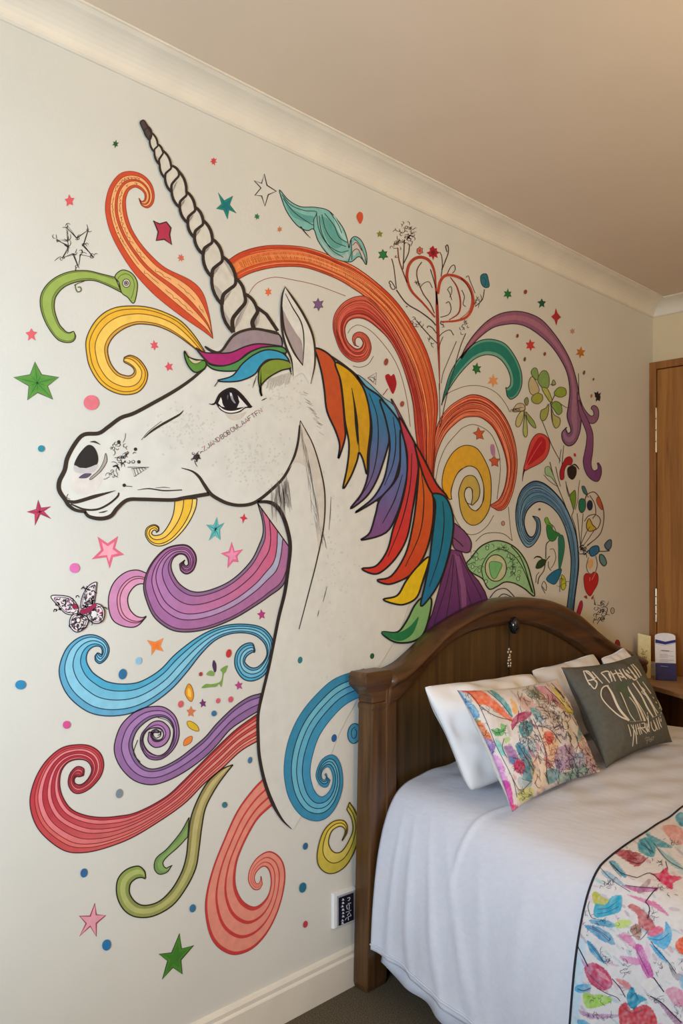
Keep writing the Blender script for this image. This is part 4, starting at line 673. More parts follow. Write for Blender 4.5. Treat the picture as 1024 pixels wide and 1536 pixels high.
# ------------------------------------------------------------------ bedside shelf unit with its papers
SHW = wood('pale_brown_shelf', (150, 118, 82), (178, 144, 104), 'x', rough=.45); DARKW = wood('dark_brown_cabinet', (66, 38, 18), (104, 64, 32), 'z', rough=.4)
ZS = .80
p1 = at_z(969, 1026, ZS); p2 = at_z(1026, 1041.5, ZS)
ns = empty('bedside_cabinet', (0.2, 4.12, 0), label='brown bedside cabinet with a pale shelf top in the far corner', cat='bedside cabinet')
poly = [(0.022, 4.06), (0.1, 4.06), (p1[0], p1[1]), (p2[0], p2[1]), (p2[0]+.06, p2[1]+.03), (p2[0]+.07, 4.275), (0.022, 4.27)]
c = MB(); c.loft([[(x, y, ZS-.024) for x, y in poly], [(x, y, ZS) for x, y in poly]]); c.build('shelf_top', SHW, ns, bevel=.003)
c = MB(); c.box((.03, 4.065, .0), (.05, 4.26, ZS-.024)); c.box((.34, 4.065, 0), (.36, 4.26, ZS-.024)); c.box((.05, 4.24, .02), (.34, 4.26, ZS-.024)); c.build('side_panel', DARKW, ns)
d_ = MB().box((.052, 4.066, .03), (.338, 4.084, ZS-.05)).build('door', DARKW, ns, bevel=.003); MB().ball((.31, 4.052, .5), .014).build('knob', STEEL, d_)
# paint on a flat card: u right, v up
def card_art(O, U, Vv, N):
    O, U, Vv, N = (np.array(q, float) for q in (O, U, Vv, N))
    return Art(0, unp=lambda p, z: O + U*p[0] + Vv*p[1] + N*(0.0006+z*.0001))
PRINT = painted('printed_ink', rough=.5, mottled=.04)
def facing(px, py, y, w, h, lean=0.0, depth=.004, yaw=.0):
    B = at_y(px, py, y); U = np.array([math.cos(yaw), math.sin(yaw), 0]); N = np.array([math.sin(yaw), -math.cos(yaw), 0]); Vv = np.array([0, 0, 1.0])-N*lean; Vv /= np.linalg.norm(Vv); return B, U, Vv, np.cross(U, Vv)
def slab(name, B, U, Vv, N, outline, d, mat, parent=None, **kw):
    c = MB(); c.loft([[tuple(B+U*u+Vv*v-N*d) for u, v in outline], [tuple(B+U*u+Vv*v) for u, v in outline]]); return c.build(name, mat, parent, **kw)
def on_shelf(px, py): return at_z(px, py, ZS)
YW = -.35
B = on_shelf(956, 1017); CREAM = flat('cream_card', (226, 212, 158), rough=.6, noise=.03); dep = -SA*(B[0]-CX)+CA*B[1]; mm = dep/F_PX
U = np.array([CA*math.cos(.35)+SA*math.sin(.35)*0, SA*math.cos(.35), 0]); U = np.array([math.cos(.45), math.sin(.45), 0]); N = np.array([U[1], -U[0], 0]); Z = np.array([0, 0, 1.0])
kx = 1/abs(U@np.array([CA, SA, 0])); w = 17.5*mm*kx; hh = 67*mm
cc = empty('folded_card', tuple(B), label='tall narrow cream card standing on the bedside shelf', cat='card')
slab('front_panel', B, U, Z, N, [(0, 0), (w, .002), (w, hh-.012), (.004, hh)], .002, CREAM, cc)
slab('back_panel', B-N*.004, U*.9-N*.42, Z, N, [(0, 0), (w*.8, 0), (w*.8, hh-.02), (.0, hh)], .0015, CREAM, cc)
a = card_art(B, U, Z, N); G1 = (112, 122, 44)
for q in ('.3,.66 .42,.62 .36,.56 .5,.54', '.42,.6 .55,.58 .7,.63', '.62,.6 .75,.62', '.25,.56 .4,.53 .6,.55'): a.line(P(q)*[w, hh], .0022, G1)
for q in ('.25,.48 .3,.42', '.4,.5 .42,.4', '.52,.5 .55,.4', '.66,.49 .64,.42', '.3,.46 .7,.47'): a.line(P(q)*[w, hh], .0018, (92, 92, 62))
a.build('printed_motif', PRINT, cc)
# brochure holder
B = on_shelf(983, 1020); mm = (-SA*(B[0]-CX)+CA*B[1])/F_PX; U = np.array([math.cos(.5), math.sin(.5), 0]); N = np.array([U[1], -U[0], 0]); kx = 1/abs(U@np.array([CA, SA, 0])); Vv = np.array([0, 0, 1.0])-N*.16; Vv /= np.linalg.norm(Vv)
Wd = 28*mm*kx; Hh = 69*mm
PAPER = flat('white_paper', (232, 230, 232), rough=.6, noise=.02); NAVY = flat('navy_plastic', (22, 28, 104), rough=.25, noise=.05, spec=.5)
bh = empty('brochure_holder', tuple(B), label='navy holder with white and blue brochure standing on the bedside shelf', cat='brochure holder')
top = [(Wd, 0), (Wd*1.0, Hh*.95)]+[(Wd*(.5+.5*math.cos(t)), Hh*(.95+.07*math.sin(t))) for t in np.linspace(0.3, math.pi-.3, 9)]+[(0, Hh*.95)]
br = slab('brochure', B-N*.012, U, Vv, N, [(0, .005)]+[(Wd, .005)]+top[1:], .003, PAPER, bh)
a = card_art(B-N*.012, U, Vv, N)
a.fill(np.array([(.02, .80), (.5, .77), (1, .82), (1, .88), (.5, .83), (.02, .88)])*[Wd, Hh], (30, 36, 124), smooth=False)
a.line(np.array([(.02, .79), (.4, .755), (.98, .80)])*[Wd, Hh], .0014, (60, 80, 160))
for i, v in enumerate((.62, .55, .52, .49, .43, .40)): a.line(np.array([(.22, v), (.5, v+.004), (.62 if i % 2 else .9, v)])*[Wd, Hh], .0013, (110, 118, 150))
a.line(np.array([(.3, .64), (.7, .63)])*[Wd, Hh], .003, (60, 66, 90)); a.build('printed_text', PRINT, br)
hb = MB(); k = Hh*.38
hb.loft([[tuple(B+U*(Wd*.02)-N*.02), tuple(B+U*(Wd*1.02)-N*.02), tuple(B+U*(Wd*1.02)+N*.006), tuple(B+U*(Wd*.02)+N*.006)], [tuple(B+U*(Wd*.0)-N*.006+Vv*k*.94), tuple(B+U*Wd-N*.006+Vv*k*.94), tuple(B+U*Wd+N*.004+Vv*k), tuple(B+N*.004+Vv*k)]]); pk = hb.build('pocket', NAVY, bh, bevel=.003, label='navy blue plastic pocket')
a = card_art(B+N*.005, U, Vv, N); a.line(np.array([(.25, .31), (.6, .30)])*[Wd, Hh], .002, (150, 160, 210)); a.build('printed_mark', PRINT, pk)
B = on_shelf(973, 1013); U2 = np.array([math.cos(.2), math.sin(.2), 0]); N2 = np.array([U2[1], -U2[0], 0]); mm = (-SA*(B[0]-CX)+CA*B[1])/F_PX; w2 = 13*mm*1.2; h2 = 20*mm
c = MB(); c.loft([[tuple(B), tuple(B+U2*w2), tuple(B+U2*w2-N2*.03), tuple(B-N2*.03)], [tuple(B+Z*h2), tuple(B+U2*w2+Z*h2), tuple(B+U2*w2-N2*.03+Z*h2), tuple(B-N2*.03+Z*h2)]])
sb = empty('paper_box', tuple(B), label='small white box between the cream card and the brochure', cat='box'); cb = c.build('carton', PAPER, sb, bevel=.001)
a = card_art(B, U2, Z, N2); a.line(np.array([(.15, .8), (.7, .78)])*[w2, h2], .0014, (120, 110, 110)); a.line(np.array([(.15, .65), (.5, .64)])*[w2, h2], .0012, (140, 130, 130)); a.build('printed_text', PRINT, cb)

# ------------------------------------------------------------------ wall panel beside the bed post
def wq(s, x): return [at_x(*p, x) for p in P(s)]
sp = empty('wall_control_panel', tuple(at_x(514, 1361, 0)), label='white-framed wall panel with dark screen beside the bed post', cat='control panel')
PLAST = flat('white_plastic', (222, 222, 220), rough=.35, noise=.01); GREYP = flat('grey_plastic', (150, 152, 156), rough=.35, noise=.02); SCRM = flat('dark_navy_screen', (22, 24, 40), rough=.2, noise=.1, spec=.5)
def plate(name, s, x0, x1, mat, par, inset=0.0, **kw):
    q = wq(s, 0); c_ = sum(q)/4
    c = MB(); c.loft([[(x0, p[1], p[2]) for p in q], [(x1, *( (p+(c_-p)*inset)[1:])) for p in q]]); return c.build(name, mat, par, **kw)
fr = plate('frame', '496.5,1393 530.5,1379 530.5,1329 496.5,1339', .0005, .012, PLAST, sp, .05)
plate('bezel', '501,1389 529,1377 529,1333 501,1343', .012, .0145, GREYP, sp, .04)
scn = plate('screen', '503,1387 525,1378 525,1337 503,1345', .0145, .016, SCRM, sp, .02)
a = Art(0, unp=lambda p, z: at_x(p[0], p[1], 0)+np.array([.0164+z*.0001, 0, 0])); LT = (196, 202, 214)
for i, (x, y) in enumerate([(509, 1347), (509, 1352), (508, 1357), (509, 1362), (509, 1367), (509, 1372), (508, 1378), (508, 1382)]): a.dot(x, y, 1.2+.4*(i % 2), 1.6, LT, n=8); a.line([(x-2, y+1.5), (x+2, y+1)], .7, LT)
a.line(P('515,1345 519,1344 518,1348 516,1349'), 1, LT); a.line(P('514,1356 518,1354 518,1362 515,1361 514,1356'), 1.1, LT, smooth=False); a.line(P('516,1353 521,1352'), .9, LT)
a.line(P('515,1371 518,1366 521,1371 516,1373 517,1378'), 1.1, LT, smooth=False); a.line(P('513,1366 521,1363'), .6, LT); a.line(P('512,1378 514,1374'), .8, LT); a.build('symbols', PRINT, scn, label='small white symbols')
# ------------------------------------------------------------------ the bed
BROWN = wood('dark_stained_bed_wood', (60, 39, 19), (100, 67, 36), 'z', rough=.36, spec=.45); RAILW = wood('dark_stained_rail_wood', (62, 40, 21), (98, 65, 38), 'y', rough=.34, spec=.45)
PANW = wood('dark_panel_wood', (58, 41, 19), (92, 66, 33), 'z', rough=.42)
bed = empty('bed', (0.1, 3.0, 0), label='dark wooden bed with an arched panelled headboard against the mural', cat='bed')
hbp = MB().prism([(2.08, .3), (3.93, .3), (3.93, .62), (2.08, .62)], .03, .06)
OUT = P('566,1006 588,996 606,982 649,942 683,920 713,905 743,897 773,895.5 812,901 847,918 877,944 898,960 922,972 950,986'); INN = P('580,1066 600,1050 627,1019 662,978 700,952 735,942 769,936 795,937 829,949 864,969 884,984 903,997 926,1010 950,1020')
O3 = np.array([at_x(*p, .03)[1:] for p in OUT]); I3 = np.array([at_x(*p, .09)[1:] for p in INN])
O3 = cr(O3, 8); I3 = cr(I3, 8)
prof = [(.02, 0), (.05, -.006), (.08, .0), (.1, .05), (.114, .13), (.118, .22), (.114, .31), (.102, .38), (.098, .42), (.096, .5), (.096, .84), (.09, .9), (.084, .94), (.08, 1.0), (.02, 1.0)]
PY = [p for p in I3]                      # panel under the arch
lowz = .3
hb = MB(); n = len(I3)
V = [(.03, y, lowz) for y, z in I3]+[(.03, y, z+.01) for y, z in I3]+[(.072, y, lowz) for y, z in I3]+[(.072, y, z+.01) for y, z in I3]
Fs = []
for i in range(n-1): Fs += [(i, i+1, n+i+1, n+i), (2*n+i, 3*n+i, 3*n+i+1, 2*n+i+1), (n+i, n+i+1, 3*n+i+1, 3*n+i), (i, 2*n+i, 2*n+i+1, i+1)]
hb.add(V, Fs+[(0, n, 3*n, 2*n), (n-1, 3*n-1, 4*n-1, 2*n-1)])
headboard = hb.build('headboard', PANW, bed, label='arched dark wood headboard')
rl = MB(); rl.loft([[(x, o[0]+(i_[0]-o[0])*t, o[1]+(i_[1]-o[1])*t) for x, t in prof] for o, i_ in zip(O3, I3)]); rl.build('arched_rail', RAILW, headboard, smooth=True)
def frame_strip(y0, y1, za):
    c = MB(); c.box((.02, y0, .2), (.09, y1, za)); c.build('stile', BROWN, headboard, bevel=.005)
frame_strip(2.088, 2.14, 1.0); frame_strip(3.87, 3.93, .85)
for y0, dzp in ((1.998, 0), (3.93, -.17)):
    c = MB(); y1 = y0+.098; ym = (y0+y1)/2; xm = .052
    def ring(h, z):
     tp = (.026 if y0 < 3 else 0)*(z/.95 if z < .967 else max(0, (1.0-z)/.034))
     return [(max(.019, xm-h*.032), ym-h*.049+tp, z+dzp*(z > .5)), (xm+h*.033, ym-h*.049+tp, z+dzp*(z > .5)), (xm+h*.033, ym+h*.049, z+dzp*(z > .5)), (max(.019, xm-h*.032), ym+h*.049, z+dzp*(z > .5))]
    c.loft([ring(.9, 0), ring(1, .02), ring(1, .92), ring(1.07, .928), ring(1.07, .938), ring(1, .945)]); po = c.build('post', BROWN, headboard, bevel=.004)
    c = MB(); c.loft([ring(1.0, .945), ring(1.01, .965), ring(1.08, .982), ring(1.24, .996), ring(1.4, 1.006), ring(1.44, 1.02), ring(1.42, 1.036), ring(1.32, 1.046), ring(1.16, 1.05)]); c.build('capital', RAILW, po, bevel=.004, label='flared carved post cap')
c = MB(); c.box((.075, 2.16, .32), (2.0, 3.82, .6)); MT = flat('white_ticking', (216, 214, 212), rough=.9, noise=.02); c.build('mattress', MT, bed, bevel=.04)
c = MB(); c.box((.075, 2.16, .1), (2.0, 3.82, .315)); c.build('base', flat('grey_base_fabric', (150, 146, 142), rough=.9, noise=.05), bed, bevel=.01)
for x, y in ((.2, 2.22), (1.9, 2.22), (.2, 3.76), (1.9, 3.76)): MB().tube([(x, y, 0), (x, y, .1)], [.02, .026]).build('leg', BROWN, bed)

# hanging charm on the headboard
q = at_x(771, 938, .105); ch = empty('hanging_charm', tuple(q), label='black oval knob with a silver bead pendant hanging on the headboard arch', cat='charm')
BLK = flat('black_gloss', (20, 22, 22), rough=.15, spec=.6, noise=.05); SILV = flat('pale_silver_beads', (206, 190, 158), rough=.3, metal=.7, noise=.05)
c = MB(); c.ball(tuple(q), (.022, .024, .034)); c.tube([(.097, q[1], q[2]), (q[0], q[1], q[2])], .012); c.build('knob', BLK, ch, smooth=True)
k0 = at_x(764, 944, .112); k1 = at_x(763, 974, .106); k2 = at_x(763, 1001, .106); k3 = at_x(763, 1016, .104)
MB().tube([k0, (k0+k1)/2, k1], .0016).tube([k2, k3], .0012).build('cord', BLK, ch)
c = MB()
for i, (t, w_) in enumerate([(0, 0), (.15, 1), (.15, -1), (.32, 0), (.45, 1), (.45, -1), (.6, 1.4), (.6, -1.4), (.62, 0), (.78, 1), (.78, -1), (.92, .6), (.92, -.5)]):
    p = k1+(k2-k1)*t; c.ball((p[0]+.004*(i % 2), p[1]+w_*.0065, p[2]), (.0045, .0045, .0058), 8, 6)
c.build('pendant', SILV, ch, smooth=True, label='pale silver bead pendant')

# ------------------------------------------------------------------ bedding surfaces
SEC = np.array([(2.0, .14), (2.006, .26), (2.018, .38), (2.035, .47), (2.062, .547), (2.1, .61), (2.15, .65), (2.24, .672), (2.45, .682), (3.0, .69), (3.45, .682), (3.66, .668), (3.76, .64), (3.82, .58), (3.85, .47), (3.87, .3), (3.88, .14)])
SECS = cr(SEC, 14); sl = np.concatenate([[0], np.cumsum(np.linalg.norm(np.diff(SECS, axis=0), axis=1))]); SLEN = sl[-1]
def flare(x): t = np.clip((np.asarray(x, float)-.1)/.83, 0, 1.35); return .21*t**1.15
def duvet(x, s, off=0.0):
    """x along the bed from the headboard, s metres round the cross-section from the near hem"""
    x = np.asarray(x, float); s = np.asarray(s, float)
    y = np.interp(s, sl, SECS[:, 0]); z = np.interp(s, sl, SECS[:, 1])
    e_ = 1e-3; dy = np.interp(s+e_, sl, SECS[:, 0])-np.interp(s-e_, sl, SECS[:, 0]); dz = np.interp(s+e_, sl, SECS[:, 1])-np.interp(s-e_, sl, SECS[:, 1]); L = np.hypot(dy, dz)+1e-9
    ny, nz = -dz/L, dy/L
    drop = np.clip((.62-z)/.48, 0, 1); near = (y < 3)
    d = np.where(near, -flare(x)*np.clip((2.38-y)/.22, 0, 1)**1.3, .02*drop)          # the side spreads outward toward the foot
    y = y+d
    def rid(c, w): return np.exp(-(c/w)**2)
    f = drop**1.2*(.008*np.sin(15*x+5*z+.6*np.sin(5*x))+.003*np.sin(43*x-11*z+1))
    ff = 0
    for a0, k, w_, am, x0, x1 in ((.17, .10, .010, .010, .1, .5), (.24, .22, .012, .012, .1, .6), (.33, .40, .012, .011, .1, .8), (.42, .55, .014, .009, .2, .9), (.55, .30, .016, .006, .3, 1), (.72, .1, .02, .006, .5, 1.2), (1.0, -.1, .02, .006, .8, 1.4)):
        ff = ff+am*rid(x-a0-k*(.5-z)+.02*np.sin(9*z), w_*(1+1.2*drop))*np.clip(drop*1.6, 0, 1)*(1-.3*drop)
    ff = ff+.006*rid(x-.5-.06*np.sin(6*y), .012)*np.clip((z-.45)/.1, 0, 1)*np.clip((2.6-y)/.3, 0, 1)
    top = np.clip((y-2.15)/.2, 0, 1)*np.clip((3.75-y)/.2, 0, 1)
    g = top*(.002*np.sin(60*x+25*y+3*np.sin(5*x))*np.clip(np.sin(3*x+5*y), 0, 1)+.0035*np.sin(17*x+9*y+2*np.sin(6*y))+.002*np.sin(41*x-23*y)+.0022*np.sin(9*x+33*y))
    h = f+ff+g+off
    x2 = x+0.0
    z2 = z+nz*h; y2 = y+ny*h
    z2 = z2+np.where(drop > .8, .012*np.sin(6*x+1)*(drop-.8)/.2, 0)
    end = np.clip((x-1.92)/.13, 0, 1); z2 = z2-(1-np.sqrt(np.clip(1-end**2, 0, 1)))*np.clip(z2-.14, 0, 1)
    return np.stack([x2, y2, z2], -1)
def grid_faces(nu, nv): return [(i*nv+j, i*nv+j+1, (i+1)*nv+j+1, (i+1)*nv+j) for i in range(nu-1) for j in range(nv-1)]
SHEET = flat('white_cotton', (208, 211, 222), rough=.85, noise=.012, scale=14, bump=.16, bscale=5, spec=.15, stretch=(3, 9, 5))
xs = np.concatenate([np.linspace(.1, 1.3, 150), np.linspace(1.32, 2.05, 50)]); ss = np.concatenate([np.linspace(0, 1.0, 120), np.linspace(1.02, SLEN, 70)])
X, S_ = np.meshgrid(xs, ss, indexing='ij'); V = duvet(X, S_).reshape(-1, 3)
du = link('duvet', mesh('duvet', V, grid_faces(len(xs), len(ss))), SHEET, None, smooth=True, label='white cotton duvet draped over the bed down to a folded hem', cat='duvet')
md = du.modifiers.new('thick', 'SOLIDIFY'); md.thickness = .014; md.offset = 1
pv = duvet(xs, np.full(len(xs), .02), .003); pipe = MB(); pipe.tube(pv, .003, 6); pipe.build('hem_seam', SHEET, du, smooth=True)
# valance sheet below the duvet
x_ = np.linspace(.1, 2.03, 160); zz = np.linspace(0, 1, 12); X, T_ = np.meshgrid(x_, zz, indexing='ij')
bot = .045+.02*np.sin(9*X+.5)+.03*np.exp(-((X-.1)/.05)**2); Zv = .32+(bot-.32)*T_; Yv = 2.115-.055*T_-flare(X)*(.25+.75*T_)+T_*(.010*np.sin(19*X+2)+.006*np.sin(47*X))
vl = link('valance_sheet', mesh('valance_sheet', np.stack([X, Yv, Zv], -1).reshape(-1, 3), grid_faces(160, 12)), SHEET, None, smooth=True, label='white valance sheet hanging below the duvet hem near the carpet', cat='valance sheet')
md = vl.modifiers.new('thick', 'SOLIDIFY'); md.thickness = .004

def pip(pts, poly):
    x, y = pts[:, 0], pts[:, 1]; inside = np.zeros(len(pts), bool); n = len(poly)
    for i in range(n):
        x0, y0 = poly[i]; x1, y1 = poly[(i+1) % n]
        c_ = ((y0 > y) != (y1 > y)) & (x < (x1-x0)*(y-y0)/((y1-y0) if abs(y1-y0) > 1e-9 else 1e-9)+x0); inside ^= c_
    return inside
def cloth_noise(p, k=1.0, seed=0):
    r = np.random.RandomState(seed); v = 0
    for i in range(7):
        a = r.uniform(-1, 1, 2)*k*(.12+.09*i); v = v+np.sin(p[:, 0]*a[0]+p[:, 1]*a[1]+r.uniform(0, 6)+1.5*np.sin(p[:, 0]*a[1]*.5-p[:, 1]*a[0]*.4))
    return v/7
def paint_cloth(px, shapes, base):
    c = np.repeat(np.array(base, float)[None], len(px), 0)
    for i, (pts, col, al) in enumerate(shapes):
        q = cr(P(pts) if isinstance(pts, str) else pts, 5, True); lo, hi = q.min(0), q.max(0)
        w = np.where((px > lo-1).all(1) & (px < hi+1).all(1))[0]
        if len(w) == 0: continue
        w = w[pip(px[w], q)]; m = np.clip(al*(.82+.5*cloth_noise(px[w], 1.6, i)), .15, 1)[:, None]
        c[w] = c[w]*(1-m)+np.array(col)*m
    return c
from mathutils import kdtree
class SurfMap:                            # finds the point of a cloth surface seen at a place in the picture, so a print read off the picture can be laid on it
    def __init__(s, fn, us, vs):
        U, W = np.meshgrid(us, vs, indexing='ij'); s.fn = fn; s.uv = np.stack([U, W], -1).reshape(-1, 2); s.px = proj(fn(s.uv[:, 0], s.uv[:, 1]))
        s.kd = kdtree.KDTree(len(s.px))
        for i, p in enumerate(s.px): s.kd.insert((p[0], p[1], 0), i)
        s.kd.balance(); s.lo = (us[0], vs[0]); s.hi = (us[-1], vs[-1]); s.eps = np.array([(us[-1]-us[0])*1e-3, (vs[-1]-vs[0])*1e-3])
    def uvat(s, p):
        uv = s.uv[s.kd.find((p[0], p[1], 0))[1]].copy()
        for _ in range(3):
            a = np.array([uv, uv+[s.eps[0], 0], uv+[0, s.eps[1]]]); q = proj(s.fn(a[:, 0], a[:, 1])); J = np.stack([(q[1]-q[0])/s.eps[0], (q[2]-q[0])/s.eps[1]], 1)
            try: st = np.linalg.solve(J, np.array(p)-q[0])
            except Exception: break
            uv = uv+np.clip(st, -30*s.eps, 30*s.eps); uv = np.clip(uv, s.lo, s.hi)
        return uv
    def lift(s, p, z):
        uv = s.uvat(p); return s.lift_uv(uv, z)
    def lift_uv(s, uv, z):
        e_ = s.eps; a = np.array([uv, uv+[e_[0], 0], uv+[0, e_[1]]]); Q = s.fn(a[:, 0], a[:, 1]); nn = np.cross(Q[1]-Q[0], Q[2]-Q[0]); nn /= np.linalg.norm(nn)+1e-12
        if nn@(np.array([CX, 0, HC])-Q[0]) < 0: nn = -nn
        return Q[0]+nn*(.0009+z*.00006)
PRINTC = painted('printed_cotton', rough=.85, mottled=.07, scale=70, bump=.05, spec=.15)

# ------------------------------------------------------------------ bed runner
ROFF = .006
rfn = lambda u, v: duvet(u, v, ROFF)
us = np.concatenate([np.linspace(.93, 1.22, 170), np.linspace(1.225, 1.75, 90)]); vs = np.concatenate([np.linspace(.03, 1.15, 520), np.linspace(1.157, SLEN-.03, 210)])
U, W = np.meshgrid(us, vs, indexing='ij'); RV = rfn(U.ravel(), W.ravel()); rpx = proj(RV)
RS = [('853,1536 860,1480 868,1415 878,1420 870,1500 866,1536', (168, 206, 226), .7), ('887,1343 893,1337 903,1345 915,1351 908,1358 893,1358', (166, 166, 48), .9), ('893,1356 908,1357 917,1345 931,1343 933,1352 930,1366 918,1372 892,1376', (44, 154, 188), .95),
 ('884,1380 905,1379 925,1388 915,1391 890,1386', (62, 142, 180), .85), ('922,1384 935,1379 947,1383 940,1391 925,1392', (176, 202, 92), .8), ('876,1388 895,1390 914,1400 922,1417 905,1412 890,1402', (58, 132, 178), .8), ('880,1410 890,1418 902,1435 908,1446 897,1440 884,1426', (60, 140, 184), .85),
 ('920,1277 940,1275 968,1286 956,1300 940,1292', (158, 62, 72), .9), ('957,1262 970,1256 982,1268 981,1284 970,1284 958,1275', (42, 138, 162), .85), ('968,1250 985,1257 1008,1270 1000,1272 982,1268', (56, 140, 160), .8), ('993,1240 1012,1238 1024,1246 1024,1266 1008,1262', (206, 128, 116), .8), ('1012,1226 1022,1218 1030,1230 1022,1240', (56, 140, 168), .9),
 ('913,1293 922,1292 936,1308 938,1317 925,1308', (58, 142, 172), .85), ('901,1306 915,1309 935,1326 926,1326 908,1316', (122, 162, 188), .7), ('985,1272 1005,1285 1024,1300 1024,1306 1004,1296', (96, 160, 172), .6),
 ('975,1311 989,1309 1000,1301 1004,1312 1024,1316 1010,1324 1008,1334 990,1324 982,1314', (196, 44, 86), .9), ('932,1328 955,1330 985,1331 982,1337 955,1338 940,1333', (170, 72, 132), .85), ('940,1342 955,1345 985,1355 1003,1374 985,1364 962,1352', (196, 88, 142), .8), ('955,1336 972,1318 975,1324 962,1340', (132, 92, 112), .6),
 ('941,1360 950,1356 963,1364 972,1372 980,1384 982,1392 970,1396 958,1388 955,1372', (176, 82, 84), .9), ('980,1391 990,1389 995,1396 990,1404 978,1405 970,1400', (206, 92, 122), .9), ('945,1392 955,1386 962,1396 958,1410 948,1402', (160, 110, 92), .8),
 ('970,1406 982,1404 996,1396 998,1382 1007,1396 1006,1412 996,1424 984,1418', (70, 160, 210), .9), ('974,1416 988,1424 1000,1440 1002,1444 988,1436', (56, 146, 200), .9), ('1012,1418 1020,1407 1034,1406 1040,1430 1022,1432', (214, 82, 52), .95), ('927,1402 944,1404 956,1418 958,1428 940,1414', (206, 110, 160), .8),
 ('952,1420 962,1418 972,1440 980,1462 974,1470 962,1452', (186, 72, 152), .85), ('930,1434 950,1436 962,1440 955,1448 935,1442', (200, 106, 166), .7), ('970,1412 976,1430 972,1442 966,1432', (216, 176, 204), .7),
 ('876,1452 886,1444 900,1448 914,1462 918,1478 904,1486 888,1478 880,1466', (178, 46, 84), .9), ('893,1452 908,1462 914,1472 902,1466', (216, 166, 172), .8), ('868,1430 876,1444 884,1452 876,1450', (176, 112, 164), .8), ('922,1468 940,1472 948,1484 935,1480', (196, 92, 92), .7),
 ('874,1490 890,1492 904,1492 918,1500 905,1508 880,1512', (142, 192, 66), .9), ('865,1478 882,1476 886,1484 872,1490 862,1486', (56, 146, 192), .8), ('940,1492 948,1480 954,1490 966,1496 970,1500 960,1504 950,1514 942,1508', (34, 134, 168), .95),
 ('928,1512 938,1504 946,1515 956,1510 972,1508 984,1526 980,1540 935,1540 928,1528', (190, 56, 66), .9), ('998,1486 1012,1480 1024,1488 1030,1508 1014,1510 1004,1498', (200, 112, 142), .8), ('868,1514 885,1520 925,1522 925,1526 890,1528 872,1522', (166, 120, 164), .7), ('866,1530 880,1532 890,1545 870,1545', (62, 146, 196), .8),
 ('1002,1444 1012,1458 1024,1462 1024,1472 1010,1466', (92, 80, 96), .5), ('985,1500 1000,1512 1020,1530 1030,1545 1015,1540', (128, 70, 112), .7), ('1018,1470 1030,1462 1040,1480 1028,1490', (120, 170, 200), .8)]
rr = random.Random(12); PAL = [(186, 56, 84), (58, 146, 190), (196, 96, 150), (150, 190, 76), (206, 110, 96), (150, 108, 160), (40, 136, 166)]
rc = paint_cloth(rpx, RS, (208, 206, 208))
uvs = np.stack([U.ravel(), W.ravel()], 1); vis = (rpx[:, 0] < 1030) & (rpx[:, 1] < 1545) & (RV[:, 1] < 2.6)
cu = uvs.copy()*600
for k in range(560):                      # the print goes on over the part of the runner beyond the frame
    cx_, cv_ = rr.uniform(.95, 1.74), rr.uniform(.05, SLEN-.05); a0 = rr.uniform(0, 3.1); L_, w_ = rr.uniform(.018, .055), rr.uniform(.006, .02)
    p = np.array([[math.cos(t)*L_, math.sin(t)*w_*(1+.4*math.sin(2*t+k))] for t in np.linspace(0, 6.28, 9)[:-1]])@np.array([[math.cos(a0), math.sin(a0)], [-math.sin(a0), math.cos(a0)]])+[cx_, cv_]
    pc = proj(rfn(np.array([cx_]), np.array([cv_])))[0]
    if pc[0] < 1040 and pc[1] < 1550 and cv_ < 1.0: continue
    w = np.where((np.abs(uvs-[cx_, cv_]) < .08).all(1) & ~vis)[0]
    if len(w): w = w[pip(uvs[w], cr(p, 3, True))]; rc[w] = rc[w]*.2+np.array(PAL[k % 7])*.8
rr2 = random.Random(44); RS2 = []
for k in range(150):
    x0, y0 = rr2.uniform(860, 1030), rr2.uniform(1225, 1545); a0 = rr2.uniform(.2, 1.1); L_, w_ = rr2.uniform(5, 13), rr2.uniform(1.2, 3.2)
    RS2.append((np.array([[math.cos(t)*L_, math.sin(t)*w_] for t in np.linspace(0, 6.28, 9)[:-1]])@np.array([[math.cos(a0), math.sin(a0)], [-math.sin(a0), math.cos(a0)]])+[x0, y0], rr2.choice([(120, 160, 190), (200, 150, 176), (150, 130, 150), (180, 120, 140), (130, 180, 190)]), rr2.uniform(.25, .6)))
rc = np.where(vis[:, None], paint_cloth(rpx, RS2+RS, (208, 206, 208)), rc)
smr = SurfMap(rfn, np.linspace(.93, 1.4, 120), np.linspace(.03, 1.3, 240))
ra = Art(2, unp=smr.lift)
IK = (64, 58, 66)
for q, w in (('914,1293 930,1309 955,1317', .9), ('955,1317 975,1310 990,1322', 1), ('937,1328 960,1331 985,1333', .8), ('968,1353 978,1340 986,1332', 1.6), ('972,1378 974,1362 968,1353', 1.4), ('863,1413 872,1430 882,1450', 1.6), ('918,1468 930,1482 938,1496', 1.2), ('980,1466 990,1480 996,1488', 1.6), ('975,1494 992,1504 1008,1520 1022,1534', 1.6), ('976,1412 985,1424 1003,1444 1014,1460', .9), ('895,1482 910,1490 925,1496 930,1502', 1), ('884,1352 882,1362 887,1376 894,1378', .8), ('866,1483 875,1486 886,1482', 1), ('960,1410 966,1404 972,1396', .8), ('1000,1300 998,1292 1001,1304', 1), ('900,1302 920,1322 945,1338', .7), ('980,1265 1000,1290 1024,1304', .7), ('940,1290 958,1296 972,1286', .7)): ra.line(P(q), w, IK, n=4)
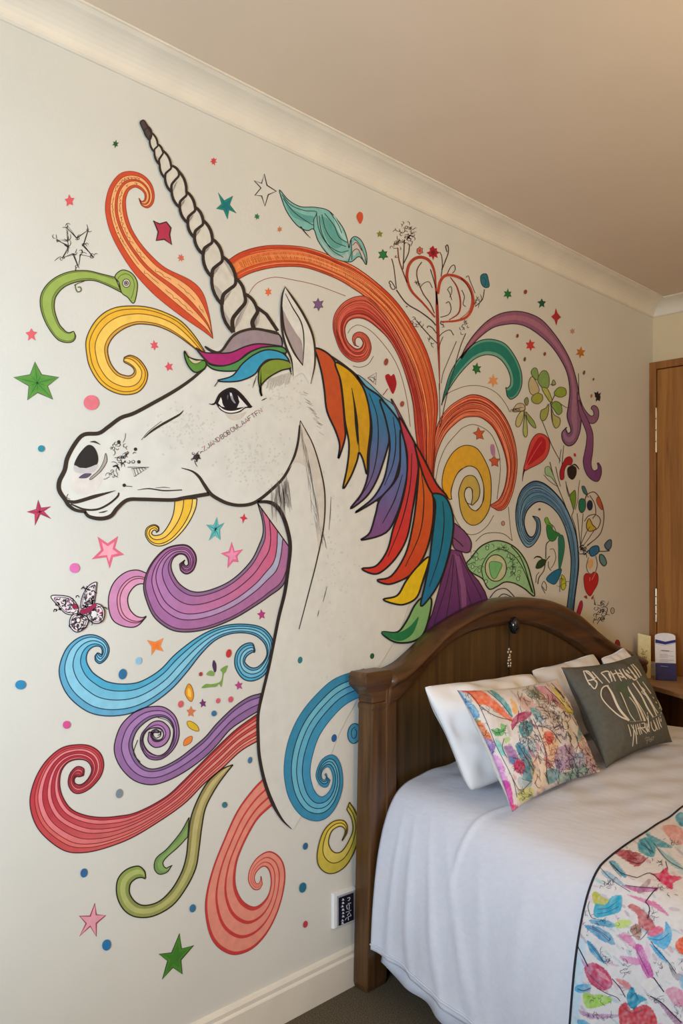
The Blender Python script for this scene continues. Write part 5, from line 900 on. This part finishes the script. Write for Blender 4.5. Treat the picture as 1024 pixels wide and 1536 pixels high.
for q in ('919,1297 927,1306 934,1314', '915,1296 924,1308 932,1316', '960,1264 968,1268 976,1282', '966,1258 974,1268 980,1280', '884,1392 898,1398 914,1412', '888,1390 904,1400 916,1410', '882,1414 892,1426 904,1442', '886,1416 896,1428 906,1444', '980,1280 970,1272 960,1266', '955,1426 965,1446 974,1464', '945,1498 952,1490 958,1500', '880,1458 892,1470 906,1482', '935,1512 950,1520 965,1514', '896,1364 912,1362 926,1352', '895,1371 912,1368 928,1360', '975,1408 990,1410 1004,1400'): ra.line(P(q), .6, (70, 80, 100), n=3)
for x, y, w, h_, n_, s in ((913, 1326, 9, 6, 22, 1), (912, 1438, 5, 4, 14, 2), (938, 1452, 4, 10, 16, 3), (988, 1500, 8, 5, 14, 4), (985, 1298, 10, 6, 10, 5), (975, 1374, 8, 10, 14, 6), (955, 1400, 8, 8, 14, 7), (990, 1450, 12, 8, 10, 8), (1000, 1334, 14, 10, 10, 9), (1005, 1262, 10, 8, 10, 10), (958, 1282, 20, 6, 10, 11), (910, 1384, 20, 5, 14, 12), (900, 1500, 20, 8, 10, 13), (900, 1524, 20, 3, 16, 14), (1015, 1450, 8, 10, 8, 15), (880, 1384, 6, 20, 8, 16), (930, 1410, 30, 20, 10, 17), (1018, 1518, 6, 14, 10, 18), (940, 1500, 30, 20, 10, 19)): ra.scrib(x, y, w, h_, n_, s, (72, 66, 76), .6, 4)
ra.fill(P('958,1474 976,1466 990,1476 972,1490'), (212, 208, 206), smooth=False)
FV = list(RV)+ra.V; FC = [lin(v) for v in rc]+ra.C; FF = grid_faces(len(us), len(vs))+[tuple(i+len(RV) for i in f) for f in ra.F]
run = link('bed_runner', mesh('bed_runner', FV, FF, FC), PRINTC, None, smooth=True, label='white bed runner printed with colourful painterly flowers across the duvet', cat='bed runner')
vb = np.linspace(.03, SLEN-.03, 260); BIND = flat('black_binding', (30, 30, 40), rough=.7, noise=.05)
c = MB(); c.tube(duvet(np.full(260, .93), vb, ROFF+.002), .0028, 6); c.tube(duvet(np.full(260, 1.75), vb, ROFF+.002), .0028, 6); c.build('binding', BIND, run, smooth=True, label='narrow black edge binding')

# ------------------------------------------------------------------ pillows
def pillow_fn(BL_, BR_, TR_, TL_, T, pin=.05, wr=.004, seed=0, side=1, rnd=.0):
    BL_, BR_, TR_, TL_ = (np.array(q, float) for q in (BL_, BR_, TR_, TL_)); N = np.cross(BR_-BL_, TL_-BL_); N /= np.linalg.norm(N)
    r = np.random.RandomState(seed); ph = r.uniform(0, 6, 6)
    def fn(u, v, sd=side):
        u = np.asarray(u, float); v = np.asarray(v, float)
        a = 4*v*(1-v); b = 4*u*(1-u)
        uu = u+pin*a*(1-2*u)*np.abs(1-2*u)**1.5; vv = v+pin*b*(1-2*v)*np.abs(1-2*v)**1.5
        k_ = rnd*(np.abs(2*u-1)*np.abs(2*v-1))**5; uu = uu+k_*(.5-uu)*.3; vv = vv+k_*(.5-vv)*.3
        base = BL_*((1-uu)*(1-vv))[..., None]+BR_*(uu*(1-vv))[..., None]+TR_*(uu*vv)[..., None]+TL_*((1-uu)*vv)[..., None]
        h = T/2*(np.clip(a, 0, 1)**.55)*(np.clip(b, 0, 1)**.55)
        m = np.clip(a*b*4, 0, 1)
        h = h+m*wr*(np.sin(9*u+4*v+ph[0])+.7*np.sin(5*u-13*v+ph[1])+.5*np.sin(21*u+17*v+ph[2])+.4*np.sin(31*u-9*v+ph[3]))
        return base+N*(h*sd+.0)[..., None]
    return fn
def pillow_mesh(fn, nu, nv):
    us = np.linspace(0, 1, nu); vs = np.linspace(0, 1, nv); U, W = np.meshgrid(us, vs, indexing='ij')
    Fr = fn(U.ravel(), W.ravel(), 1); Bk = fn(U.ravel(), W.ravel(), -1); f = grid_faces(nu, nv); k = nu*nv
    bk = [tuple(i+k for i in reversed(q)) for q in f]
    idx = lambda i, j: i*nv+j
    loop = [idx(i, 0) for i in range(nu)]+[idx(nu-1, j) for j in range(1, nv)]+[idx(i, nv-1) for i in range(nu-2, -1, -1)]+[idx(0, j) for j in range(nv-2, 0, -1)]
    rim = [(loop[i], loop[i]+k, loop[(i+1) % len(loop)]+k, loop[(i+1) % len(loop)]) for i in range(len(loop))]
    return np.vstack([Fr, Bk]), f+bk+rim, Fr, us, vs
WHITE = flat('white_pillowcase', (230, 230, 232), rough=.85, noise=.012, scale=12, bump=.03, bscale=300, spec=.15)
def white(lab, q, T, seed, wr=.006):
    V, Fs, *_ = pillow_mesh(pillow_fn(*q, T, .035, wr, seed, 1, .2), 60, 50); o = link('pillow', mesh('pillow', V, Fs), WHITE, None, smooth=True, label=lab, cat='pillow', group='white pillows against the headboard'); return o
white('plain white pillow behind the flowery cushion', [(.42, 2.09, .70), (.42, 2.79, .70), (.215, 2.79, .985), (.185, 2.145, 1.005)], .15, 1, .009)
white('plain white pillow behind the grey cushion', [(.30, 2.86, .705), (.30, 3.42, .705), (.145, 3.41, 1.0), (.155, 2.86, .98)], .10, 2)
white('rearmost white pillow, corner rising beside the headboard end', [(.30, 3.46, .705), (.30, 3.78, .705), (.16, 3.66, 1.008), (.16, 3.43, .975)], .09, 3, .004)
# flowery cushion
FLN = [at_z(768, 1218, .70), at_z(900, 1158, .70)]
ffn = pillow_fn(FLN[0], FLN[1], (.39, 2.67, .99), (.40, 2.06, 1.022), .15, .045, .005, 5)
V, Fs, Fr, us, vs = pillow_mesh(ffn, 190, 150); fpx = proj(Fr)
o_ = lambda s_: cr(P(s_)*[.24414, .24417]+[670, 1010], 1, True)   # read off a 4x enlargement
FS = [('50,95 130,88 200,100 300,170 400,280 380,290 250,200 190,190 140,130 90,110', (226, 92, 52), .9), ('60,100 110,150 180,210 200,270 150,270 110,200', (64, 126, 178), .85), ('90,110 140,170 190,240 175,250', (150, 200, 224), .7), ('150,285 215,300 255,360 280,415 225,400 180,355', (216, 106, 52), .9), ('145,280 190,280 205,300 160,300', (86, 122, 60), .8),
 ('195,395 290,415 290,480 260,540 225,460', (138, 112, 178), .85), ('270,545 300,500 345,550 360,620 390,680 405,760 385,810 340,690 290,620', (206, 128, 200), .9), ('340,660 390,680 405,770 410,830 380,800', (186, 62, 146), .9), ('370,810 430,810 440,850 375,855', (206, 42, 110), .95), ('80,90 110,90 130,110 100,120', (196, 100, 160), .8),
 ('265,108 300,115 370,180 405,260 380,250 330,180', (58, 148, 158), .85), ('385,150 420,180 440,230 410,250 395,190', (226, 160, 86), .8), ('430,160 480,140 530,180 520,230 470,220', (206, 150, 150), .5), ('400,290 450,240 520,240 490,280 430,310 400,350', (168, 40, 88), .9), ('440,320 490,290 530,330 510,380 460,390', (58, 128, 148), .85), ('510,210 570,230 590,290 560,300 530,260', (88, 160, 176), .7),
 ('275,345 340,345 350,375 300,385', (76, 176, 96), .85), ('330,310 360,320 355,350 335,345', (96, 186, 90), .8), ('295,400 340,440 360,510 320,480', (88, 196, 204), .8), ('350,400 380,390 390,410 360,430', (136, 190, 90), .7), ('350,450 400,450 440,520 420,570 380,530 365,490', (142, 104, 168), .8), ('420,440 460,430 520,520 530,570 490,590 450,520', (62, 130, 162), .85), ('410,560 440,530 480,560 470,620 420,600', (190, 46, 86), .9), ('380,510 420,530 410,560 380,545', (70, 130, 180), .7), ('470,590 530,560 520,660 470,640', (60, 130, 160), .75), ('440,640 520,650 510,700 450,700', (110, 160, 180), .5),
 ('570,330 640,350 690,430 670,540 640,560 600,470', (236, 196, 160), .7), ('600,360 640,360 660,400 630,440 605,410', (214, 84, 76), .8), ('600,500 650,560 630,580 600,550', (206, 96, 96), .7), ('540,90 600,80 670,150 730,220 690,210 610,140', (196, 98, 132), .6), ('640,80 690,120 750,190 775,240 750,250 700,190', (206, 190, 76), .85), ('650,60 740,110 830,260 920,480 930,560 860,400 760,200', (206, 176, 180), .5), ('480,110 560,100 560,150 510,150', (110, 130, 116), .5),
 ('670,470 760,440 790,510 760,560 700,610 670,580', (150, 118, 168), .65), ('760,530 830,480 850,560 800,600', (112, 132, 176), .6), ('810,330 830,380 820,420 800,400', (90, 150, 170), .6), ('830,420 920,480 935,590 870,590', (190, 150, 176), .55), ('610,600 680,590 690,640 640,680 610,660', (64, 132, 156), .75), ('690,620 760,600 820,570 870,590 790,640 700,670', (96, 170, 168), .6), ('510,570 560,490 610,560 600,700 560,730', (236, 212, 176), .6), ('430,740 500,700 540,730 480,790 440,780', (196, 206, 96), .65), ('530,200 590,190 700,300 780,500 700,430 600,300', (176, 150, 160), .3), ('460,420 540,400 550,480 490,480', (130, 176, 196), .5)]
rr3 = random.Random(9); FS2 = []
for k in range(230):
    x0, y0 = rr3.uniform(60, 930), rr3.uniform(80, 800); a0 = rr3.uniform(.7, 1.3); L_, w_ = rr3.uniform(14, 50), rr3.uniform(4, 12)
    if x0 < 480 and k % 3: continue
    q = np.array([[math.cos(t)*L_, math.sin(t)*w_] for t in np.linspace(0, 6.28, 9)[:-1]])@np.array([[math.cos(a0), math.sin(a0)], [-math.sin(a0), math.cos(a0)]])+[x0, y0]
    FS2.append((q*.2442+[670, 1010], rr3.choice([(196, 140, 160), (150, 120, 160), (110, 150, 170), (214, 180, 164), (170, 150, 150), (190, 100, 120), (120, 130, 150), (206, 190, 160)]), rr3.uniform(.3, .7)))
fc = paint_cloth(fpx, FS2[:150]+[(o_(p), c_, a_) for p, c_, a_ in FS]+FS2[150:], (212, 209, 208))
smf = SurfMap(lambda u, v: ffn(u, v, 1), np.linspace(0, 1, 120), np.linspace(0, 1, 100))
fa = Art(2, unp=smf.lift)
for (x, y, w, h_, n_, s, c_) in ((120, 180, 40, 60, 26, 1, (40, 70, 130)), (220, 350, 40, 40, 20, 2, (120, 60, 40)), (640, 260, 60, 90, 60, 3, (80, 66, 76)), (700, 320, 50, 90, 50, 4, (80, 66, 76)), (720, 520, 60, 60, 60, 5, (90, 66, 110)), (860, 470, 50, 90, 50, 6, (110, 80, 100)), (500, 440, 50, 50, 40, 7, (70, 80, 100)), (480, 330, 40, 40, 30, 8, (40, 70, 90)), (250, 220, 50, 20, 14, 9, (110, 110, 110)), (530, 120, 40, 30, 26, 10, (70, 76, 66)), (600, 180, 60, 30, 30, 11, (100, 90, 90)), (780, 600, 90, 30, 40, 12, (60, 80, 90)), (440, 560, 40, 70, 26, 13, (70, 50, 90)), (480, 740, 40, 30, 26, 14, (90, 100, 60)), (330, 360, 30, 30, 14, 15, (50, 110, 70)), (600, 430, 20, 60, 16, 16, (150, 70, 70)), (640, 500, 25, 60, 20, 17, (170, 80, 80)), (270, 460, 30, 50, 14, 18, (80, 60, 120)), (340, 640, 40, 70, 14, 19, (150, 70, 150)), (560, 280, 40, 50, 24, 20, (80, 100, 110)), (890, 580, 30, 30, 24, 21, (80, 66, 80))): fa.scrib(670+x*.244, 1010+y*.244, w*.244, h_*.244, n_, s, c_, .55, 4)
for k in range(170):
    x0, y0 = rr3.uniform(430, 925), rr3.uniform(110, 660); a0 = rr3.uniform(.8, 1.5)+.25*math.sin(k); q = [(x0, y0)]
    for j in range(4): x0 += math.cos(a0)*rr3.uniform(8, 20); y0 += math.sin(a0)*rr3.uniform(8, 20); a0 += rr3.uniform(-.5, .5); q.append((x0, y0))
    fa.line(np.array(q)*.2442+[670, 1010], .6, rr3.choice([(84, 66, 86), (110, 80, 96), (70, 90, 110), (120, 96, 90)]), n=3)
def fl(s_, w, c_): fa.line(P(s_)*[.24414, .24417]+[670, 1010], w, c_, n=4)
for s_ in ('110,100 180,170 240,290 300,440 400,640 430,760', '60,100 130,230 220,420 290,620 350,760', '530,280 580,400 610,520 610,640', '400,640 450,720 520,660', '190,190 290,260 400,290', '250,110 330,180 400,270', '440,230 430,300 400,350', '560,320 640,350 700,430', '430,430 500,540 530,600', '640,60 760,190 860,360 930,560', '600,80 720,200 820,360', '350,400 340,460 370,520', '700,110 800,240 880,400', '660,90 720,150 780,250', '720,440 760,500 790,520', '680,110 740,180 790,260', '270,345 310,365 360,350'): fl(s_, .8, (84, 66, 76))
FV = list(V)+fa.V; FC = [lin(v) for v in fc]+[lin((226, 220, 214))]*len(Fr)+fa.C; FF = Fs+[tuple(i+len(V) for i in f) for f in fa.F]
link('cushion', mesh('cushion', FV, FF, FC), PRINTC, None, smooth=True, label='rectangular cushion printed with colourful inky flowers, leaning on a white pillow', cat='cushion')
# grey lettered cushion
GC = [at_z(909, 1152, .70), at_z(1008, 1113, .70)]
gfn = pillow_fn(GC[0], GC[1], (.425, 3.23, 1.03), (.37, 2.73, 1.022), .15, .045, .003, 8)
V, Fs, Fr, us, vs = pillow_mesh(gfn, 90, 80); GREY = flat('charcoal_grey_cotton', (92, 92, 86), rough=.9, noise=.05, scale=60, bump=.06, bscale=500, spec=.1)
gc = link('cushion', mesh('cushion', V, Fs), GREY, None, smooth=True, label='charcoal grey cushion with white hand-drawn lettering', cat='cushion')
smg = SurfMap(lambda u, v: gfn(u, v, 1), np.linspace(0, 1, 100), np.linspace(0, 1, 100)); ga = Art(1, unp=smg.lift); LW = (216, 212, 200)
def gl(s_, w=(1.4, 2, 1.4), c_=LW): ga.line(P(s_)*[.17578, .17576]+[840, 970], w, c_, n=5)
ga.fill(P('470,320 600,300 700,290 760,420 850,560 740,590 620,640 560,520')*[.17578, .17576]+[840, 970], (76, 90, 74))
ga.fill(P('360,360 400,345 440,440 500,560 420,510 370,440')*[.17578, .17576]+[840, 970], (84, 76, 72)); ga.z += 1
for s_ in ('195,208 220,270 250,330', '195,210 240,215 290,270', '215,215 260,250 310,310', '245,310 290,360 312,320 300,290 260,280', '225,290 270,285 300,265', '270,215 310,260 360,315', '345,225 380,260 420,310', '350,222 410,215 440,300', '410,230 440,290', '425,210 450,250 470,295', '440,240 480,225', '465,200 490,240 520,295', '475,225 520,235 535,265 500,250', '500,195 530,240 565,280', '530,190 560,240 600,275', '540,215 600,260 630,285 650,265 600,215', '575,175 620,230 640,270', '600,155 640,210 675,265', '615,150 660,200 690,250', '560,200 590,230'): gl(s_)
for s_, w in (('585,630 500,590 400,500 350,430 350,370 375,340 410,335', (2.4, 1.8, 1.5, 1.8, 2)), ('400,335 440,400 500,530 585,632', (2, 3, 3.4, 3.2)), ('480,325 530,430 590,570 640,640', (1.2, 1.4, 1.2, 1.2)), ('490,330 560,400 640,500 690,630', 1.2), ('555,315 620,430 680,540 720,635', (2, 2.4, 3, 3)), ('560,325 640,450 700,540 740,620', 1), ('615,310 690,420 740,520 790,600', (1.6, 2.2, 2.4, 2)), ('650,290 720,400 780,500 820,590', (1.2, 2, 2, 1.6)), ('700,360 760,450 800,520 840,580', 1.3), ('700,300 770,400 830,500 858,570', (1, 1.8, 1.8, 1.6)), ('730,600 750,640 755,700 745,720', 1.2), ('690,345 720,375 690,385 730,420', 1)): gl(s_, w)
for s_ in ('575,665 590,710 602,765', '620,665 625,740 615,850', '600,665 640,740 650,830', '640,665 645,700 655,752', '655,660 665,700 680,752', '655,700 690,690', '675,655 680,700 695,745', '690,655 720,655 715,690 690,695 735,740', '715,660 730,700 745,730', '735,655 740,700 760,725', '770,640 780,690 800,718 815,700 795,640', '790,625 815,680 830,710', '815,610 830,660 845,705', '835,600 845,650 862,690', '850,590 858,640', '740,560 750,640 745,690'): gl(s_, (1, 1.5, 1.2))
for s_ in ('590,640 660,635 720,630', '780,610 820,590 860,575'): gl(s_, .7, (150, 150, 136))
for s_ in ('720,790 735,770 740,800 735,830', '745,780 755,770 755,800', '760,790 775,780 770,810 758,805', '775,775 795,765 785,800', '725,800 760,795 790,790'): gl(s_, .9, (150, 146, 132))
ga.build('lettering', PRINT, gc, label='white brush lettering in uneven rows')

# ------------------------------------------------------------------ light
def area(name, loc, rot, size, sy, e_, col):
    l = bpy.data.lights.new(name, 'AREA'); l.shape = 'RECTANGLE'; l.size = size; l.size_y = sy; l.energy = e_; l.color = col
    o = bpy.data.objects.new(name, l); COL.objects.link(o); o.location = loc; o.rotation_euler = rot; return o
wl = area('window_daylight', (1.5, YB+.03, 1.5), (0, 0, 0), 1.1, .7, 37, (.68, .84, 1.0))
wl.rotation_euler = (Vector((0, 1.15, 1.5))-wl.location).to_track_quat('-Z', 'Z').to_euler(); wl.data.spread = math.radians(106)
area('warm_ceiling_fill', (3.1, 1.7, 1.75), (math.pi, 0, 0), 1.2, 1.2, 88, (1.0, .82, .58))  # added unseen fill, turned upward so the ceiling bounces warm light
w = bpy.data.worlds.new('world'); SC.world = w; w.use_nodes = True; w.node_tree.nodes['Background'].inputs[0].default_value = (.75, .85, 1, 1); w.node_tree.nodes['Background'].inputs[1].default_value = .6
SC.view_settings.view_transform = 'Standard'; SC.view_settings.look = 'None'; SC.view_settings.exposure = 0.0
SC.cycles.max_bounces = 8; SC.cycles.diffuse_bounces = 5
